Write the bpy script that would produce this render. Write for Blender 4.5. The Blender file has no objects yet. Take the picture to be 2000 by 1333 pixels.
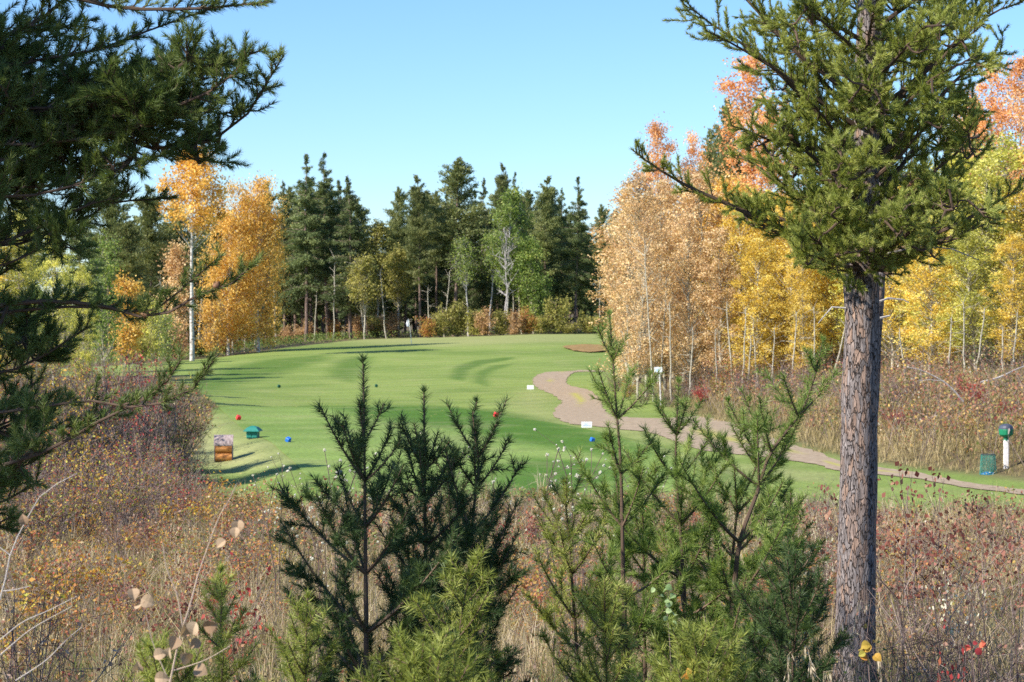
SKY_AIR, SKY_DUST, SKY_OZ, SKY_S = 1.0, 0.1, 9.0, .101
SUN_S, EXPO = 4.3, .99
DENOISE = False
import bpy, math, time
import numpy as np
from math import radians, sin, cos, pi, sqrt
T0 = time.time()
SC = bpy.context.scene
COL = SC.collection
F, CX, HZ, CZ = 4165.0, 1000.0, 590.0, 4.0      # focal length in photo pixels, centre column, horizon row, eye height

def W(c, r, y):
    return np.array([(c - CX) / F * y, y, CZ - (r - HZ) / F * y])

# ------------------------------------------------------------------ numpy helpers
def sstep(a, b, x):
    t = np.clip((x - a) / (b - a), 0, 1); return t * t * (3 - 2 * t)

def vnoise(x, y, seed=0):
    x = np.asarray(x, float); y = np.asarray(y, float)
    xi = np.floor(x).astype(np.int64); yi = np.floor(y).astype(np.int64)
    fx = x - xi; fy = y - yi
    fx = fx * fx * (3 - 2 * fx); fy = fy * fy * (3 - 2 * fy)
    def h(a, b):
        n = (a * 374761393 + b * 668265263 + seed * 982451653) & 0x7fffffff
        n = ((n ^ (n >> 13)) * 1274126177) & 0x7fffffff
        return ((n ^ (n >> 16)) & 0xffff) / 65535.0
    return (h(xi, yi) * (1 - fx) + h(xi + 1, yi) * fx) * (1 - fy) + (h(xi, yi + 1) * (1 - fx) + h(xi + 1, yi + 1) * fx) * fy

def fbm(x, y, seed=0, o=3):
    s = 0; a = .5; t = 0
    for k in range(o):
        s = s + a * vnoise(np.asarray(x) * 2**k, np.asarray(y) * 2**k, seed + k); t += a; a *= .5
    return s / t

def unit(v):
    v = np.asarray(v, float); return v / np.maximum(np.linalg.norm(v, axis=-1, keepdims=True), 1e-9)

def rdir(rs, n):
    return unit(rs.normal(size=(n, 3)))

# ------------------------------------------------------------------ mesh builder
class MB:
    def __init__(s): s.v = []; s.f = []; s.t = []; s.n = 0; s.m = []
    def add(s, V, Fc, tint=0.5, mi=0):
        V = np.asarray(V, np.float32).reshape(-1, 3); Fc = np.asarray(Fc, np.int64)
        if len(V) == 0: return
        s.v.append(V); s.f.append(Fc + s.n)
        t = np.broadcast_to(np.asarray(tint, np.float32), (len(V),)) if np.ndim(tint) < 1 or len(tint) == len(V) else np.repeat(tint, len(V) // len(tint))
        s.t.append(np.array(t, np.float32)); s.n += len(V)
        s.m.append(np.full(len(Fc), mi, np.int32))
    # --- primitives
    def leaves(s, P, size, tint, rs, N=None, asp=0.62, U=None, mi=0):
        n = len(P)
        if n == 0: return
        if U is None: U = rdir(rs, n)
        if N is None: N = rdir(rs, n)
        Vv = unit(np.cross(N, U)); size = np.broadcast_to(size, (n,))[:, None]
        a = U * size * .5; b = Vv * size * .5 * asp
        Q = np.stack([P - a, P + b - a * .15, P + a, P - b - a * .15], 1).reshape(-1, 3)
        s.add(Q, np.arange(4 * n).reshape(-1, 4), np.repeat(np.broadcast_to(tint, (n,)), 4), mi)
    def needles(s, A, D, L, per_m, nl, nw, rs, tint=0.5, ang=(30, 62), tj=.22, up=0.25, mi=0):
        A = np.asarray(A, float).reshape(-1, 3); D = unit(np.asarray(D, float).reshape(-1, 3)); L = np.broadcast_to(L, (len(A),))
        cnt = np.maximum(3, (L * per_m).astype(int)); idx = np.repeat(np.arange(len(A)), cnt); n = len(idx)
        tt = rs.rand(n); a = A[idx] + D[idx] * (L[idx] * tt)[:, None]; d = D[idx]
        R = rs.normal(size=(n, 3)); R[:, 2] += up; P = unit(R - d * (R * d).sum(1)[:, None])
        th = np.radians(rs.uniform(ang[0], ang[1], n)) * (1 - .55 * tt**3)
        nd = d * np.cos(th)[:, None] + P * np.sin(th)[:, None]
        ln = (nl * rs.uniform(.7, 1.15, n))[:, None]
        w = unit(np.cross(nd, rs.normal(size=(n, 3)))) * nw * .5
        tip = a + nd * ln
        Q = np.stack([a - w, a + w, tip], 1).reshape(-1, 3)
        ti = np.broadcast_to(tint, (len(A),))[idx] + rs.uniform(-tj, tj, n)
        s.add(Q, np.arange(3 * n).reshape(-1, 3), np.repeat(np.clip(ti, 0, 1), 3), mi)
    def blades(s, P, h, w, lean, rs, tint, mi=0):
        n = len(P); az = rs.uniform(0, 2 * pi, n)
        d = np.stack([np.cos(az), np.sin(az), np.zeros(n)], 1)
        h = np.broadcast_to(h, (n,))[:, None]; w = np.broadcast_to(w, (n,))[:, None]; lean = np.broadcast_to(lean, (n,))[:, None]
        az2 = rs.uniform(0, 2 * pi, n)
        sd = np.stack([np.cos(az2), np.sin(az2), np.zeros(n)], 1) * w * .5
        up = np.array([0, 0, 1.])
        m = P + up * h * .55 + d * h * lean * .3
        t = P + up * h * np.sqrt(np.maximum(.05, 1 - lean**2)) + d * h * lean
        Q = np.stack([P - sd, P + sd, m + sd * .8, m - sd * .8, t], 1).reshape(-1, 3)
        k = np.arange(n)[:, None] * 5
        tt = np.repeat(np.broadcast_to(tint, (n,)), 5)
        s.add(Q, np.concatenate([k + np.array([[0, 1, 2, 3]])]), tt, mi)
        # tips share the vertices just written
        fq = k + np.array([[3, 2, 4]]); s.f.append(fq + (s.n - 5 * n)); s.m.append(np.full(n, mi, np.int32))
    def segs(s, A, B, ra, rb, sides=3, tint=.5, mi=0):
        A = np.asarray(A, float).reshape(-1, 3); B = np.asarray(B, float).reshape(-1, 3); n = len(A)
        if n == 0: return
        d = unit(B - A); ref = np.where(np.abs(d[:, 2:3]) > .9, np.array([[1., 0, 0]]), np.array([[0, 0, 1.]]))
        u = unit(np.cross(d, ref)); v = np.cross(d, u)
        ra = np.broadcast_to(ra, (n,))[:, None]; rb = np.broadcast_to(rb, (n,))[:, None]
        ring = []
        for k in range(sides):
            a = 2 * pi * k / sides; ring.append((u * cos(a) + v * sin(a)))
        Va = np.stack([A + q * ra for q in ring], 1); Vb = np.stack([B + q * rb for q in ring], 1)
        V = np.concatenate([Va, Vb], 1).reshape(-1, 3)
        base = np.arange(n)[:, None] * 2 * sides; fs = []
        for k in range(sides):
            k2 = (k + 1) % sides; fs.append(base + np.array([[k, k2, sides + k2, sides + k]]))
        s.add(V, np.concatenate(fs), np.repeat(np.broadcast_to(tint, (n,)), 2 * sides), mi)
    def tube(s, P, R, sides=8, tint=.5, cap=True, mi=0, wob=0, rs=None):
        P = np.asarray(P, float); m = len(P); R = np.broadcast_to(R, (m,))
        T = unit(np.gradient(P, axis=0)); ref = np.array([0, 1., 0]) if abs(T[0][1]) < .9 else np.array([1., 0, 0])
        V = []
        u = unit(np.cross(T[0], ref))
        for i in range(m):
            u = unit(u - T[i] * (u @ T[i])); v = np.cross(T[i], u)
            a = np.arange(sides) * 2 * pi / sides; r = R[i] * (1 + (rs.uniform(-wob, wob, sides) if wob else 0))
            V.append(P[i] + (np.cos(a) * r)[:, None] * u + (np.sin(a) * r)[:, None] * v)
        V = np.concatenate(V); f = []
        for i in range(m - 1):
            for k in range(sides):
                k2 = (k + 1) % sides; f.append((i * sides + k, i * sides + k2, (i + 1) * sides + k2, (i + 1) * sides + k))
        s.add(V, np.array(f), tint, mi)
        if cap:
            for i in (0, m - 1):
                c = P[i]; b = V[i * sides:(i + 1) * sides]; n = len(b)
                ff = [(k, (k + 1) % n, n) if i else ((k + 1) % n, k, n) for k in range(n)]
                s.add(np.vstack([b, c]), np.array(ff), tint, mi)
    def box(s, c, d, rz=0, tint=.5, mi=0, taper=1.0, M=None, bev=0.0):
        x, y, z = np.array(d) / 2
        if bev <= 0:
            V = np.array([(sx * x * (taper if sz > 0 else 1), sy * y * (taper if sz > 0 else 1), sz * z) for sz in (-1, 1) for sx, sy in ((-1, -1), (1, -1), (1, 1), (-1, 1))])
            f = [(3, 2, 1, 0), (4, 5, 6, 7), (0, 1, 5, 4), (1, 2, 6, 5), (2, 3, 7, 6), (3, 0, 4, 7)]
            fs = [np.array(f)]
        else:
            pts = []; b = bev
            rings = [(-z, b), (-z + b, 0), (z - b, 0), (z, b)]
            for zz, ins in rings:
                q = (taper if zz > 0 else 1)
                X, Y = x * q - ins, y * q - ins
                for px, py in ((-X + b, -Y), (X - b, -Y), (X, -Y + b), (X, Y - b), (X - b, Y), (-X + b, Y), (-X, Y - b), (-X, -Y + b)): pts.append((px, py, zz))
            V = np.array(pts); f = []
            for i in range(3):
                for k in range(8): f.append((i * 8 + k, i * 8 + (k + 1) % 8, (i + 1) * 8 + (k + 1) % 8, (i + 1) * 8 + k))
            fs = [np.array(f), np.array([list(range(7, -1, -1)), list(range(24, 32))])]
        if M is not None: V = V @ np.array(M).T
        cr, sr = cos(rz), sin(rz); V = V @ np.array([[cr, sr, 0], [-sr, cr, 0], [0, 0, 1]]) + np.array(c)
        n0 = s.n
        for i, q in enumerate(fs):
            if i == 0: s.add(V, q, tint, mi)
            else: s.f.append(q + n0); s.m.append(np.full(len(q), mi, np.int32))
    def build(s, name, mats, parent=None, smooth=False, loc=None):
        me = bpy.data.meshes.new(name)
        V = np.concatenate(s.v) if s.v else np.zeros((0, 3), np.float32)
        if loc is not None: V = V - np.asarray(loc, np.float32)
        me.vertices.add(len(V)); me.vertices.foreach_set('co', V.astype(np.float32).ravel())
        ls = np.concatenate([f.ravel() for f in s.f]).astype(np.int32); cnt = np.concatenate([np.full(len(f), f.shape[1], np.int32) for f in s.f])
        st = np.concatenate([[0], np.cumsum(cnt)[:-1]]).astype(np.int32)
        me.loops.add(len(ls)); me.loops.foreach_set('vertex_index', ls)
        me.polygons.add(len(cnt)); me.polygons.foreach_set('loop_start', st)
        me.polygons.foreach_set('material_index', np.concatenate(s.m))
        if smooth: me.polygons.foreach_set('use_smooth', np.ones(len(cnt), bool))
        else: me.polygons.foreach_set('use_smooth', np.zeros(len(cnt), bool))
        a = me.attributes.new('tint', 'FLOAT', 'POINT'); a.data.foreach_set('value', np.concatenate(s.t))
        me.update(calc_edges=True)
        for m in (mats if isinstance(mats, (list, tuple)) else [mats]): me.materials.append(m)
        o = bpy.data.objects.new(name, me); COL.objects.link(o)
        if parent is not None: o.parent = parent
        elif loc is not None: o.location = loc
        return o

def empty(name, loc, label=None, cat=None, group=None, rz=0):
    o = bpy.data.objects.new(name, None); COL.objects.link(o); o.location = loc; o.rotation_euler = (0, 0, rz)
    o.empty_display_size = .2
    tag(o, label, cat, group); return o
def tag(o, label=None, cat=None, group=None, kind=None):
    if label: o['label'] = label
    if cat: o['category'] = cat
    if group: o['group'] = group
    if kind: o['kind'] = kind
    return o
def copy_tree(o, loc, rz=0, sc=1, label=None, group=None, tilt=(0, 0)):
    c = o.copy(); COL.objects.link(c); c.location = loc; c.rotation_euler = (tilt[0], tilt[1], rz)
    c.scale = (sc, sc, sc) if np.ndim(sc) == 0 else sc
    if label: c['label'] = label
    if group: c['group'] = group
    for ch in list(o.children):
        d = ch.copy(); COL.objects.link(d); d.parent = c
        for g in list(ch.children):
            e = g.copy(); COL.objects.link(e); e.parent = d
    return c

# ------------------------------------------------------------------ materials
def newmat(name):
    m = bpy.data.materials.new(name); m.use_nodes = True; nt = m.node_tree; nt.nodes.clear()
    return m, nt, nt.nodes, nt.links
def ramp(N, cols):
    r = N.new('ShaderNodeValToRGB'); e = r.color_ramp.elements
    cols = [(i / (len(cols) - 1), c) if len(c) == 3 else (c[0], c[1:]) for i, c in enumerate(cols)]
    while len(e) < len(cols): e.new(.5)
    for k, (p, c) in enumerate(cols): e[k].position = p
    for k, (p, c) in enumerate(cols): e[k].color = (*c, 1)
    return r
def leafmat(name, cols, trans=.3, rough=.6, spec=.3, objvar=0.0, tcol=1.5):
    m, nt, N, Lk = newmat(name)
    at = N.new('ShaderNodeAttribute'); at.attribute_name = 'tint'
    r = ramp(N, cols); src = at.outputs['Fac']
    Lk.new(src, r.inputs[0]); col = r.outputs[0]
    if objvar:
        oi = N.new('ShaderNodeObjectInfo'); mr = N.new('ShaderNodeMapRange'); mr.inputs[3].default_value = 1 - objvar; mr.inputs[4].default_value = 1 + objvar
        Lk.new(oi.outputs['Random'], mr.inputs[0]); hs = N.new('ShaderNodeHueSaturation'); Lk.new(col, hs.inputs['Color']); Lk.new(mr.outputs[0], hs.inputs['Value']); col = hs.outputs[0]
    p = N.new('ShaderNodeBsdfPrincipled'); p.inputs['Roughness'].default_value = rough; p.inputs['Specular IOR Level'].default_value = spec
    Lk.new(col, p.inputs['Base Color']); out = N.new('ShaderNodeOutputMaterial'); sh = p.outputs[0]
    if trans > 0:
        t = N.new('ShaderNodeBsdfTranslucent'); mx = N.new('ShaderNodeMix'); mx.data_type = 'RGBA'; mx.blend_type = 'MULTIPLY'; mx.inputs[0].default_value = 1
        Lk.new(col, mx.inputs[6]); mx.inputs[7].default_value = (tcol, tcol, tcol * .7, 1); Lk.new(mx.outputs[2], t.inputs[0])
        ms = N.new('ShaderNodeMixShader'); ms.inputs[0].default_value = trans; Lk.new(sh, ms.inputs[1]); Lk.new(t.outputs[0], ms.inputs[2]); sh = ms.outputs[0]
    Lk.new(sh, out.inputs[0]); return m
def barkmat(name, cols, scale=(14, 14, 3), bump=.4, rough=.9, nscale=4, tintmix=False):
    m, nt, N, Lk = newmat(name)
    tc = N.new('ShaderNodeTexCoord'); mp = N.new('ShaderNodeMapping'); mp.inputs['Scale'].default_value = scale; Lk.new(tc.outputs['Object'], mp.inputs[0])
    no = N.new('ShaderNodeTexNoise'); no.inputs['Scale'].default_value = nscale; no.inputs['Detail'].default_value = 6; Lk.new(mp.outputs[0], no.inputs[0])
    r = ramp(N, cols); Lk.new(no.outputs[0], r.inputs[0])
    p = N.new('ShaderNodeBsdfPrincipled'); p.inputs['Roughness'].default_value = rough; p.inputs['Specular IOR Level'].default_value = .2
    Lk.new(r.outputs[0], p.inputs['Base Color'])
    b = N.new('ShaderNodeBump'); b.inputs['Strength'].default_value = bump; b.inputs['Distance'].default_value = .02; Lk.new(no.outputs[0], b.inputs['Height']); Lk.new(b.outputs[0], p.inputs['Normal'])
    out = N.new('ShaderNodeOutputMaterial'); Lk.new(p.outputs[0], out.inputs[0]); return m
def paint(name, col, rough=.5, var=.12, scale=20, metallic=0, spec=.4):
    m, nt, N, Lk = newmat(name)
    tc = N.new('ShaderNodeTexCoord'); no = N.new('ShaderNodeTexNoise'); no.inputs['Scale'].default_value = scale; no.inputs['Detail'].default_value = 4; Lk.new(tc.outputs['Object'], no.inputs[0])
    c = np.array(col); r = ramp(N, [(.3, *np.clip(c * (1 - var), 0, 1)), (.7, *np.clip(c * (1 + var), 0, 1))]); Lk.new(no.outputs[0], r.inputs[0])
    p = N.new('ShaderNodeBsdfPrincipled'); p.inputs['Roughness'].default_value = rough; p.inputs['Metallic'].default_value = metallic; p.inputs['Specular IOR Level'].default_value = spec
    Lk.new(r.outputs[0], p.inputs['Base Color']); out = N.new('ShaderNodeOutputMaterial'); Lk.new(p.outputs[0], out.inputs[0]); return m
# ------------------------------------------------------------------ camera, sky, sun
cam = bpy.data.cameras.new('camera'); co = bpy.data.objects.new('camera', cam); COL.objects.link(co)
co.location = (0, 0, CZ); co.rotation_euler = (pi / 2, 0, 0); cam.sensor_width = 36; cam.lens = F / 2000 * 36
cam.shift_y = (HZ - 666.5) / 2000; cam.clip_end = 5000; cam.clip_start = .1
cam.dof.use_dof = True; cam.dof.focus_distance = 14.0; cam.dof.aperture_fstop = 9.0
SC.camera = co
SUN_EL, SUN_AZ = radians(38), radians(240)          # azimuth clockwise from +Y: the sun stands behind the camera's left shoulder
sdir = np.array([sin(SUN_AZ) * cos(SUN_EL), cos(SUN_AZ) * cos(SUN_EL), sin(SUN_EL)])
w = bpy.data.worlds.new('World'); SC.world = w; w.use_nodes = True
nt = w.node_tree; bg = nt.nodes['Background']; sky = nt.nodes.new('ShaderNodeTexSky'); sky.sky_type = 'NISHITA'; sky.sun_disc = False
sky.sun_elevation = SUN_EL; sky.sun_rotation = SUN_AZ; sky.air_density = SKY_AIR; sky.dust_density = SKY_DUST; sky.ozone_density = SKY_OZ; sky.altitude = 300
nt.links.new(sky.outputs[0], bg.inputs[0]); bg.inputs[1].default_value = SKY_S
sl = bpy.data.lights.new('sun', 'SUN'); sl.energy = SUN_S; sl.angle = radians(.53); sl.color = (1, .93, .82)
so = bpy.data.objects.new('sun', sl); COL.objects.link(so)
from mathutils import Vector
so.rotation_euler = Vector(sdir).to_track_quat('Z', 'Y').to_euler()
SC.view_settings.view_transform = 'Standard'; SC.view_settings.look = 'None'; SC.view_settings.exposure = EXPO; SC.view_settings.gamma = 1
SC.cycles.max_bounces = 6; SC.cycles.diffuse_bounces = 3; SC.cycles.transmission_bounces = 3; SC.cycles.glossy_bounces = 2
SC.cycles.use_denoising = DENOISE

# ------------------------------------------------------------------ terrain
PADZ = .3
def padpt(c, r):
    y = (CZ - PADZ) * F / (r - HZ); return ((c - CX) / F * y, y)
PAD = [padpt(*p) for p in [(428, 806), (470, 799), (560, 796), (700, 794), (850, 795), (955, 804), (1070, 824), (1180, 846), (1270, 872), (1335, 905), (1360, 945), (1300, 985), (1000, 1000), (700, 990), (640, 965), (600, 935), (572, 900), (530, 868), (470, 835)]]
def sdist(poly, X, Y):
    # signed distance to a polygon, negative inside
    X = np.asarray(X, float); Y = np.asarray(Y, float); d = np.full(X.shape, 1e9); ins = np.zeros(X.shape, bool)
    n = len(poly)
    for i in range(n):
        x0, y0 = poly[i]; x1, y1 = poly[(i + 1) % n]; ex, ey = x1 - x0, y1 - y0
        t = np.clip(((X - x0) * ex + (Y - y0) * ey) / (ex * ex + ey * ey + 1e-12), 0, 1)
        d = np.minimum(d, np.hypot(X - x0 - t * ex, Y - y0 - t * ey))
        if y0 != y1:
            c = ((y0 > Y) != (y1 > Y)) & (X < (x1 - x0) * (Y - y0) / (y1 - y0) + x0); ins ^= c
    return np.where(ins, -d, d)
YP = [-30, 0, 6, 12, 20, 30, 40, 46, 60, 3000]; ZP = [2.6, 2.4, 1.9, 1.35, .85, .40, .12, 0, 0, 0]
HX = [-60, -36, -26, -17, -4, 2, 10, 40]; HH = [-1.4, -1.1, -.3, .62, 1.0, 1.22, 1.25, 1.1]
BY = [30, 40, 47, 50.5, 53, 58, 63, 70, 74, 80, 87, 105, 120, 150, 185]; BX = [15, 13.3, 11.6, 10.0, 8.9, 8.0, 7.6, 7.1, 6.4, 6.0, 6.2, 6.4, 6.6, 8.2, 10.5]
def zt(x, y):
    x = np.asarray(x, float); y = np.asarray(y, float)
    z = np.interp(y, YP, ZP)
    rise = sstep(103, 178, y) * np.interp(x, HX, HH) - .004 * np.clip(y - 182, 0, 400)
    z = z + rise
    xb = np.interp(y, BY, BX); k = sstep(30, 42, y) * (1 - sstep(120, 170, y))
    z = z + k * (.35 * sstep(0, 2.5, x - xb) + 1.3 * sstep(1.5, 16, x - xb))
    z = z + .7 * sstep(-7, -16, x) * sstep(25, 40, y) * (1 - sstep(70, 110, y))
    z = z + PADZ * sstep(1.6, -.1, sdist(PAD, x, y)) * (np.abs(y - 62) < 40)
    z = z + (vnoise(x * .16, y * .16, 3) - .5) * .10 * sstep(180, 120, y) * sstep(10, 30, y)
    z = z + (vnoise(x * 1.3, y * 1.3, 5) - .5) * .10 * (y < 43)
    return z
def zt1(x, y): return float(zt(np.array([x]), np.array([y]))[0])
def G(c, r):
    """the place on the ground seen at photo pixel (c, r)"""
    ys = np.concatenate([np.arange(8, 100, .1), np.arange(100, 230, .25)]); xs = (c - CX) / F * ys
    zr = CZ - (r - HZ) / F * ys; z = zt(xs, ys); h = np.nonzero(z >= zr)[0]
    i = h[0] if len(h) else int(np.argmin(np.abs(z - zr)))
    return np.array([xs[i], ys[i], z[i]])
def at(c, y): x = (c - CX) / F * y; return np.array([x, y, zt1(x, y)])

def patch(pts): return [tuple(G(*p)[:2]) for p in pts]
DARKS = [  # darker patches of the fairway (mown bands, long fringes, painted shade), outlined on the ground: outline, softness m, strength
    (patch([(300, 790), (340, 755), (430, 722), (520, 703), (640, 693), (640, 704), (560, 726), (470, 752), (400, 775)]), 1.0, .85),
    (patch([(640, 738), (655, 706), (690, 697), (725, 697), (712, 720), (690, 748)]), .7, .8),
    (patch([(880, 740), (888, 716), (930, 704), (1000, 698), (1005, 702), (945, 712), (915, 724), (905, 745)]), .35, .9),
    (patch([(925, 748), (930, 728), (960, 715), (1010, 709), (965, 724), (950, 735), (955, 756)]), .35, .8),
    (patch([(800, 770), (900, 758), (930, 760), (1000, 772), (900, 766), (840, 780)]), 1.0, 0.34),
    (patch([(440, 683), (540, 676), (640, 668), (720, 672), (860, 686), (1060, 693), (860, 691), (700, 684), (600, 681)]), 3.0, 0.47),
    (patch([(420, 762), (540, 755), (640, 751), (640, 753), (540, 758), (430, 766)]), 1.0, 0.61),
    (patch([(330, 803), (430, 795), (600, 792), (850, 792), (960, 800), (1080, 820), (1080, 826), (955, 806), (850, 797), (600, 797), (430, 802), (330, 808)]), .5, 0.81),  # far edge of the pad: longer grass and bank shadow painted dark
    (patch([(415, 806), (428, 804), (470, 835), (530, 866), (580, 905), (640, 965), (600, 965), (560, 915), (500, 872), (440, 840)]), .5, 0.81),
    (patch([(470, 925), (560, 905), (620, 935), (640, 975), (560, 985), (480, 960)]), 1.2, 0.41),  # tree shade on the grass left of the tee, painted in
]
DRYS = [
    (patch([(300, 860), (340, 810), (420, 815), (470, 850), (540, 880), (560, 900), (520, 915), (430, 915), (330, 905)]), 1.5, 0.7),
    (patch([(1040, 760), (1000, 790), (1060, 822), (1200, 846), (1330, 870), (1330, 850), (1130, 834), (1080, 812)]), 1.5, 0.47),
    (patch([(480, 668), (700, 660), (1000, 650), (1180, 652), (1180, 668), (900, 676), (700, 674)]), 6, 0.47),
    (patch([(1270, 870), (1640, 925), (1640, 945), (1340, 905)]), .8, 0.34),
]
MULCH = [tuple(q[:2]) for q in [G(1098, 680), G(1112, 677), G(1150, 675), G(1184, 677), G(1186, 689), G(1150, 690), G(1120, 687)]]
# edge of the rough brush in front of the tee (everything nearer than this is brush)
EX = [-40, -14, -10.5, -9.0, -7.7, -6.6, -5.4, -4.2, 0, 5, 9, 13, 18, 40]; EY = [110, 92, 76, 62, 51, 44.5, 40.5, 38.5, 38, 37.8, 37.3, 36.2, 34, 32]
def brush_edge(x): return np.interp(x, EX, EY)

xs = np.concatenate([[-1500, -700, -350, -200, -120, -80], np.arange(-60, -30, 1.0), np.arange(-30, 30, .25), np.arange(30, 60, 1.), [60, 80, 120, 200, 350, 700, 1500]])
ys = np.concatenate([[-60, -20, 0, 4], np.arange(6, 40, .4), np.arange(40, 100, .25), np.arange(100, 215, .6), np.arange(215, 260, 3), [270, 300, 400, 700, 1500, 3500]])
X, Y = np.meshgrid(xs, ys); Z = zt(X, Y)
dark = np.zeros_like(X); dry = np.zeros_like(X)
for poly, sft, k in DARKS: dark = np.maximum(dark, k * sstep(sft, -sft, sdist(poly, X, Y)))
for poly, sft, k in DRYS: dry = np.maximum(dry, k * sstep(sft, -sft, sdist(poly, X, Y)))
eb = brush_edge(X)
bank = sstep(-.6, .8, X - np.interp(Y, BY, BX)) * (Y > 33) * sstep(181, 172, Y)
brush = np.maximum(sstep(1.2, -.8, Y - eb), bank)
brush = np.maximum(brush, sstep(-15.5, -18.5, X) * (Y < 115)); brush = np.maximum(brush, sstep(185, 188, Y)); brush = np.maximum(brush, (np.abs(X) > 48) * 1.)
brush = np.maximum(brush, sstep(0, 3, Y - np.interp(X, [-70, -26, -20, -16, -12], [112, 134, 146, 165, 190])))
def grid_mesh(name, X, Y, Z, attrs, mat):
    ny, nx = X.shape; V = np.stack([X, Y, Z], -1).reshape(-1, 3)
    i = np.arange(ny - 1)[:, None] * nx + np.arange(nx - 1)[None]; Fq = np.stack([i, i + 1, i + nx + 1, i + nx], -1).reshape(-1, 4)
    m = MB(); m.add(V, Fq); o = m.build(name, mat, smooth=True)
    for k, a in attrs.items():
        at_ = o.data.attributes.new(k, 'FLOAT', 'POINT'); at_.data.foreach_set('value', a.astype(np.float32).ravel())
    return o

def grassmat(name, attrs=True, light=(.218, .283, .068), darkc=(.085, .155, .022), dryc=(.34, .32, .155)):
    m, nt, N, Lk = newmat(name)
    geo = N.new('ShaderNodeNewGeometry'); 
    def attr(n):
        a = N.new('ShaderNodeAttribute'); a.attribute_name = n; return a.outputs['Fac']
    def mix(fac, a, b, mode='MIX'):
        x = N.new('ShaderNodeMix'); x.data_type = 'RGBA'; x.blend_type = mode
        for s_, v in ((0, fac), (6, a), (7, b)):
            if hasattr(v, 'links') or hasattr(v, 'is_linked'): Lk.new(v, x.inputs[s_])
            elif s_ == 0: x.inputs[0].default_value = v
            else: x.inputs[s_].default_value = (*v, 1)
        return x.outputs[2]
    def noise(sc, det=4, scale=(1, 1, 1)):
        mp = N.new('ShaderNodeMapping'); mp.inputs['Scale'].default_value = scale; Lk.new(geo.outputs['Position'], mp.inputs[0])
        n = N.new('ShaderNodeTexNoise'); n.inputs['Scale'].default_value = sc; n.inputs['Detail'].default_value = det; Lk.new(mp.outputs[0], n.inputs[0]); return n.outputs[0]
    def mrange(v, a, b, c, d):
        q = N.new('ShaderNodeMapRange'); q.inputs[1].default_value = a; q.inputs[2].default_value = b; q.inputs[3].default_value = c; q.inputs[4].default_value = d; Lk.new(v, q.inputs[0]); return q.outputs[0]
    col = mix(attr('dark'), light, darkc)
    big = mrange(noise(.11, 3), .4, .62, 0, .35); col = mix(big, col, darkc)
    col = mix(attr('dry'), col, dryc)
    pat = mrange(noise(.5, 5), .5, .72, 0, .28); col = mix(pat, col, dryc)
    fine = mrange(noise(9, 6), .25, .75, .72, 1.28); hs = N.new('ShaderNodeHueSaturation'); Lk.new(col, hs.inputs['Color']); Lk.new(fine, hs.inputs['Value']); col = hs.outputs[0]
    wv = N.new('ShaderNodeTexWave'); wv.inputs['Scale'].default_value = .13; wv.inputs['Distortion'].default_value = 2.2; wv.inputs['Detail'].default_value = 2; wv.inputs['Detail Scale'].default_value = .4
    wm = N.new('ShaderNodeMapping'); wm.inputs['Rotation'].default_value = (0, 0, .9 if attrs else 1.25); Lk.new(geo.outputs['Position'], wm.inputs[0]); Lk.new(wm.outputs[0], wv.inputs[0])
    h2 = N.new('ShaderNodeHueSaturation'); Lk.new(col, h2.inputs['Color']); Lk.new(mrange(wv.outputs['Fac'], .25, .75, .95, 1.03), h2.inputs['Value']); col = h2.outputs[0]
    lv = N.new('ShaderNodeTexVoronoi'); lv.inputs['Scale'].default_value = .9; Lk.new(geo.outputs['Position'], lv.inputs[0]); lt = N.new('ShaderNodeMath'); lt.operation = 'LESS_THAN'; lt.inputs[1].default_value = .045; Lk.new(lv.outputs['Distance'], lt.inputs[0])
    col = mix(lt.outputs[0], col, (.55, .42, .16))
    if attrs:
        bn = ramp(N, [(.3, .05, .04, .025), (.5, .15, .11, .06), (.7, .10, .10, .045)]); Lk.new(noise(3, 6), bn.inputs[0]); col = mix(attr('brush'), col, bn.outputs[0])
    p = N.new('ShaderNodeBsdfPrincipled'); p.inputs['Roughness'].default_value = .85; p.inputs['Specular IOR Level'].default_value = .15
    Lk.new(col, p.inputs['Base Color']); b = N.new('ShaderNodeBump'); b.inputs['Strength'].default_value = .35; b.inputs['Distance'].default_value = .04
    Lk.new(noise(14, 5), b.inputs['Height']); Lk.new(b.outputs[0], p.inputs['Normal'])
    out = N.new('ShaderNodeOutputMaterial'); Lk.new(p.outputs[0], out.inputs[0]); return m
M_GRASS = grassmat('fairway_grass')
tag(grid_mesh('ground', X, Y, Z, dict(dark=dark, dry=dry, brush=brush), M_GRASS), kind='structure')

def zg(x, y):   # height of the ground sheet itself
    i = np.clip(np.searchsorted(xs, x) - 1, 0, len(xs) - 2); j = np.clip(np.searchsorted(ys, y) - 1, 0, len(ys) - 2)
    u = (x - xs[i]) / (xs[i + 1] - xs[i]); v = (y - ys[j]) / (ys[j + 1] - ys[j])
    return (Z[j, i] * (1 - u) + Z[j, i + 1] * u) * (1 - v) + (Z[j + 1, i] * (1 - u) + Z[j + 1, i + 1] * u) * v
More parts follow.
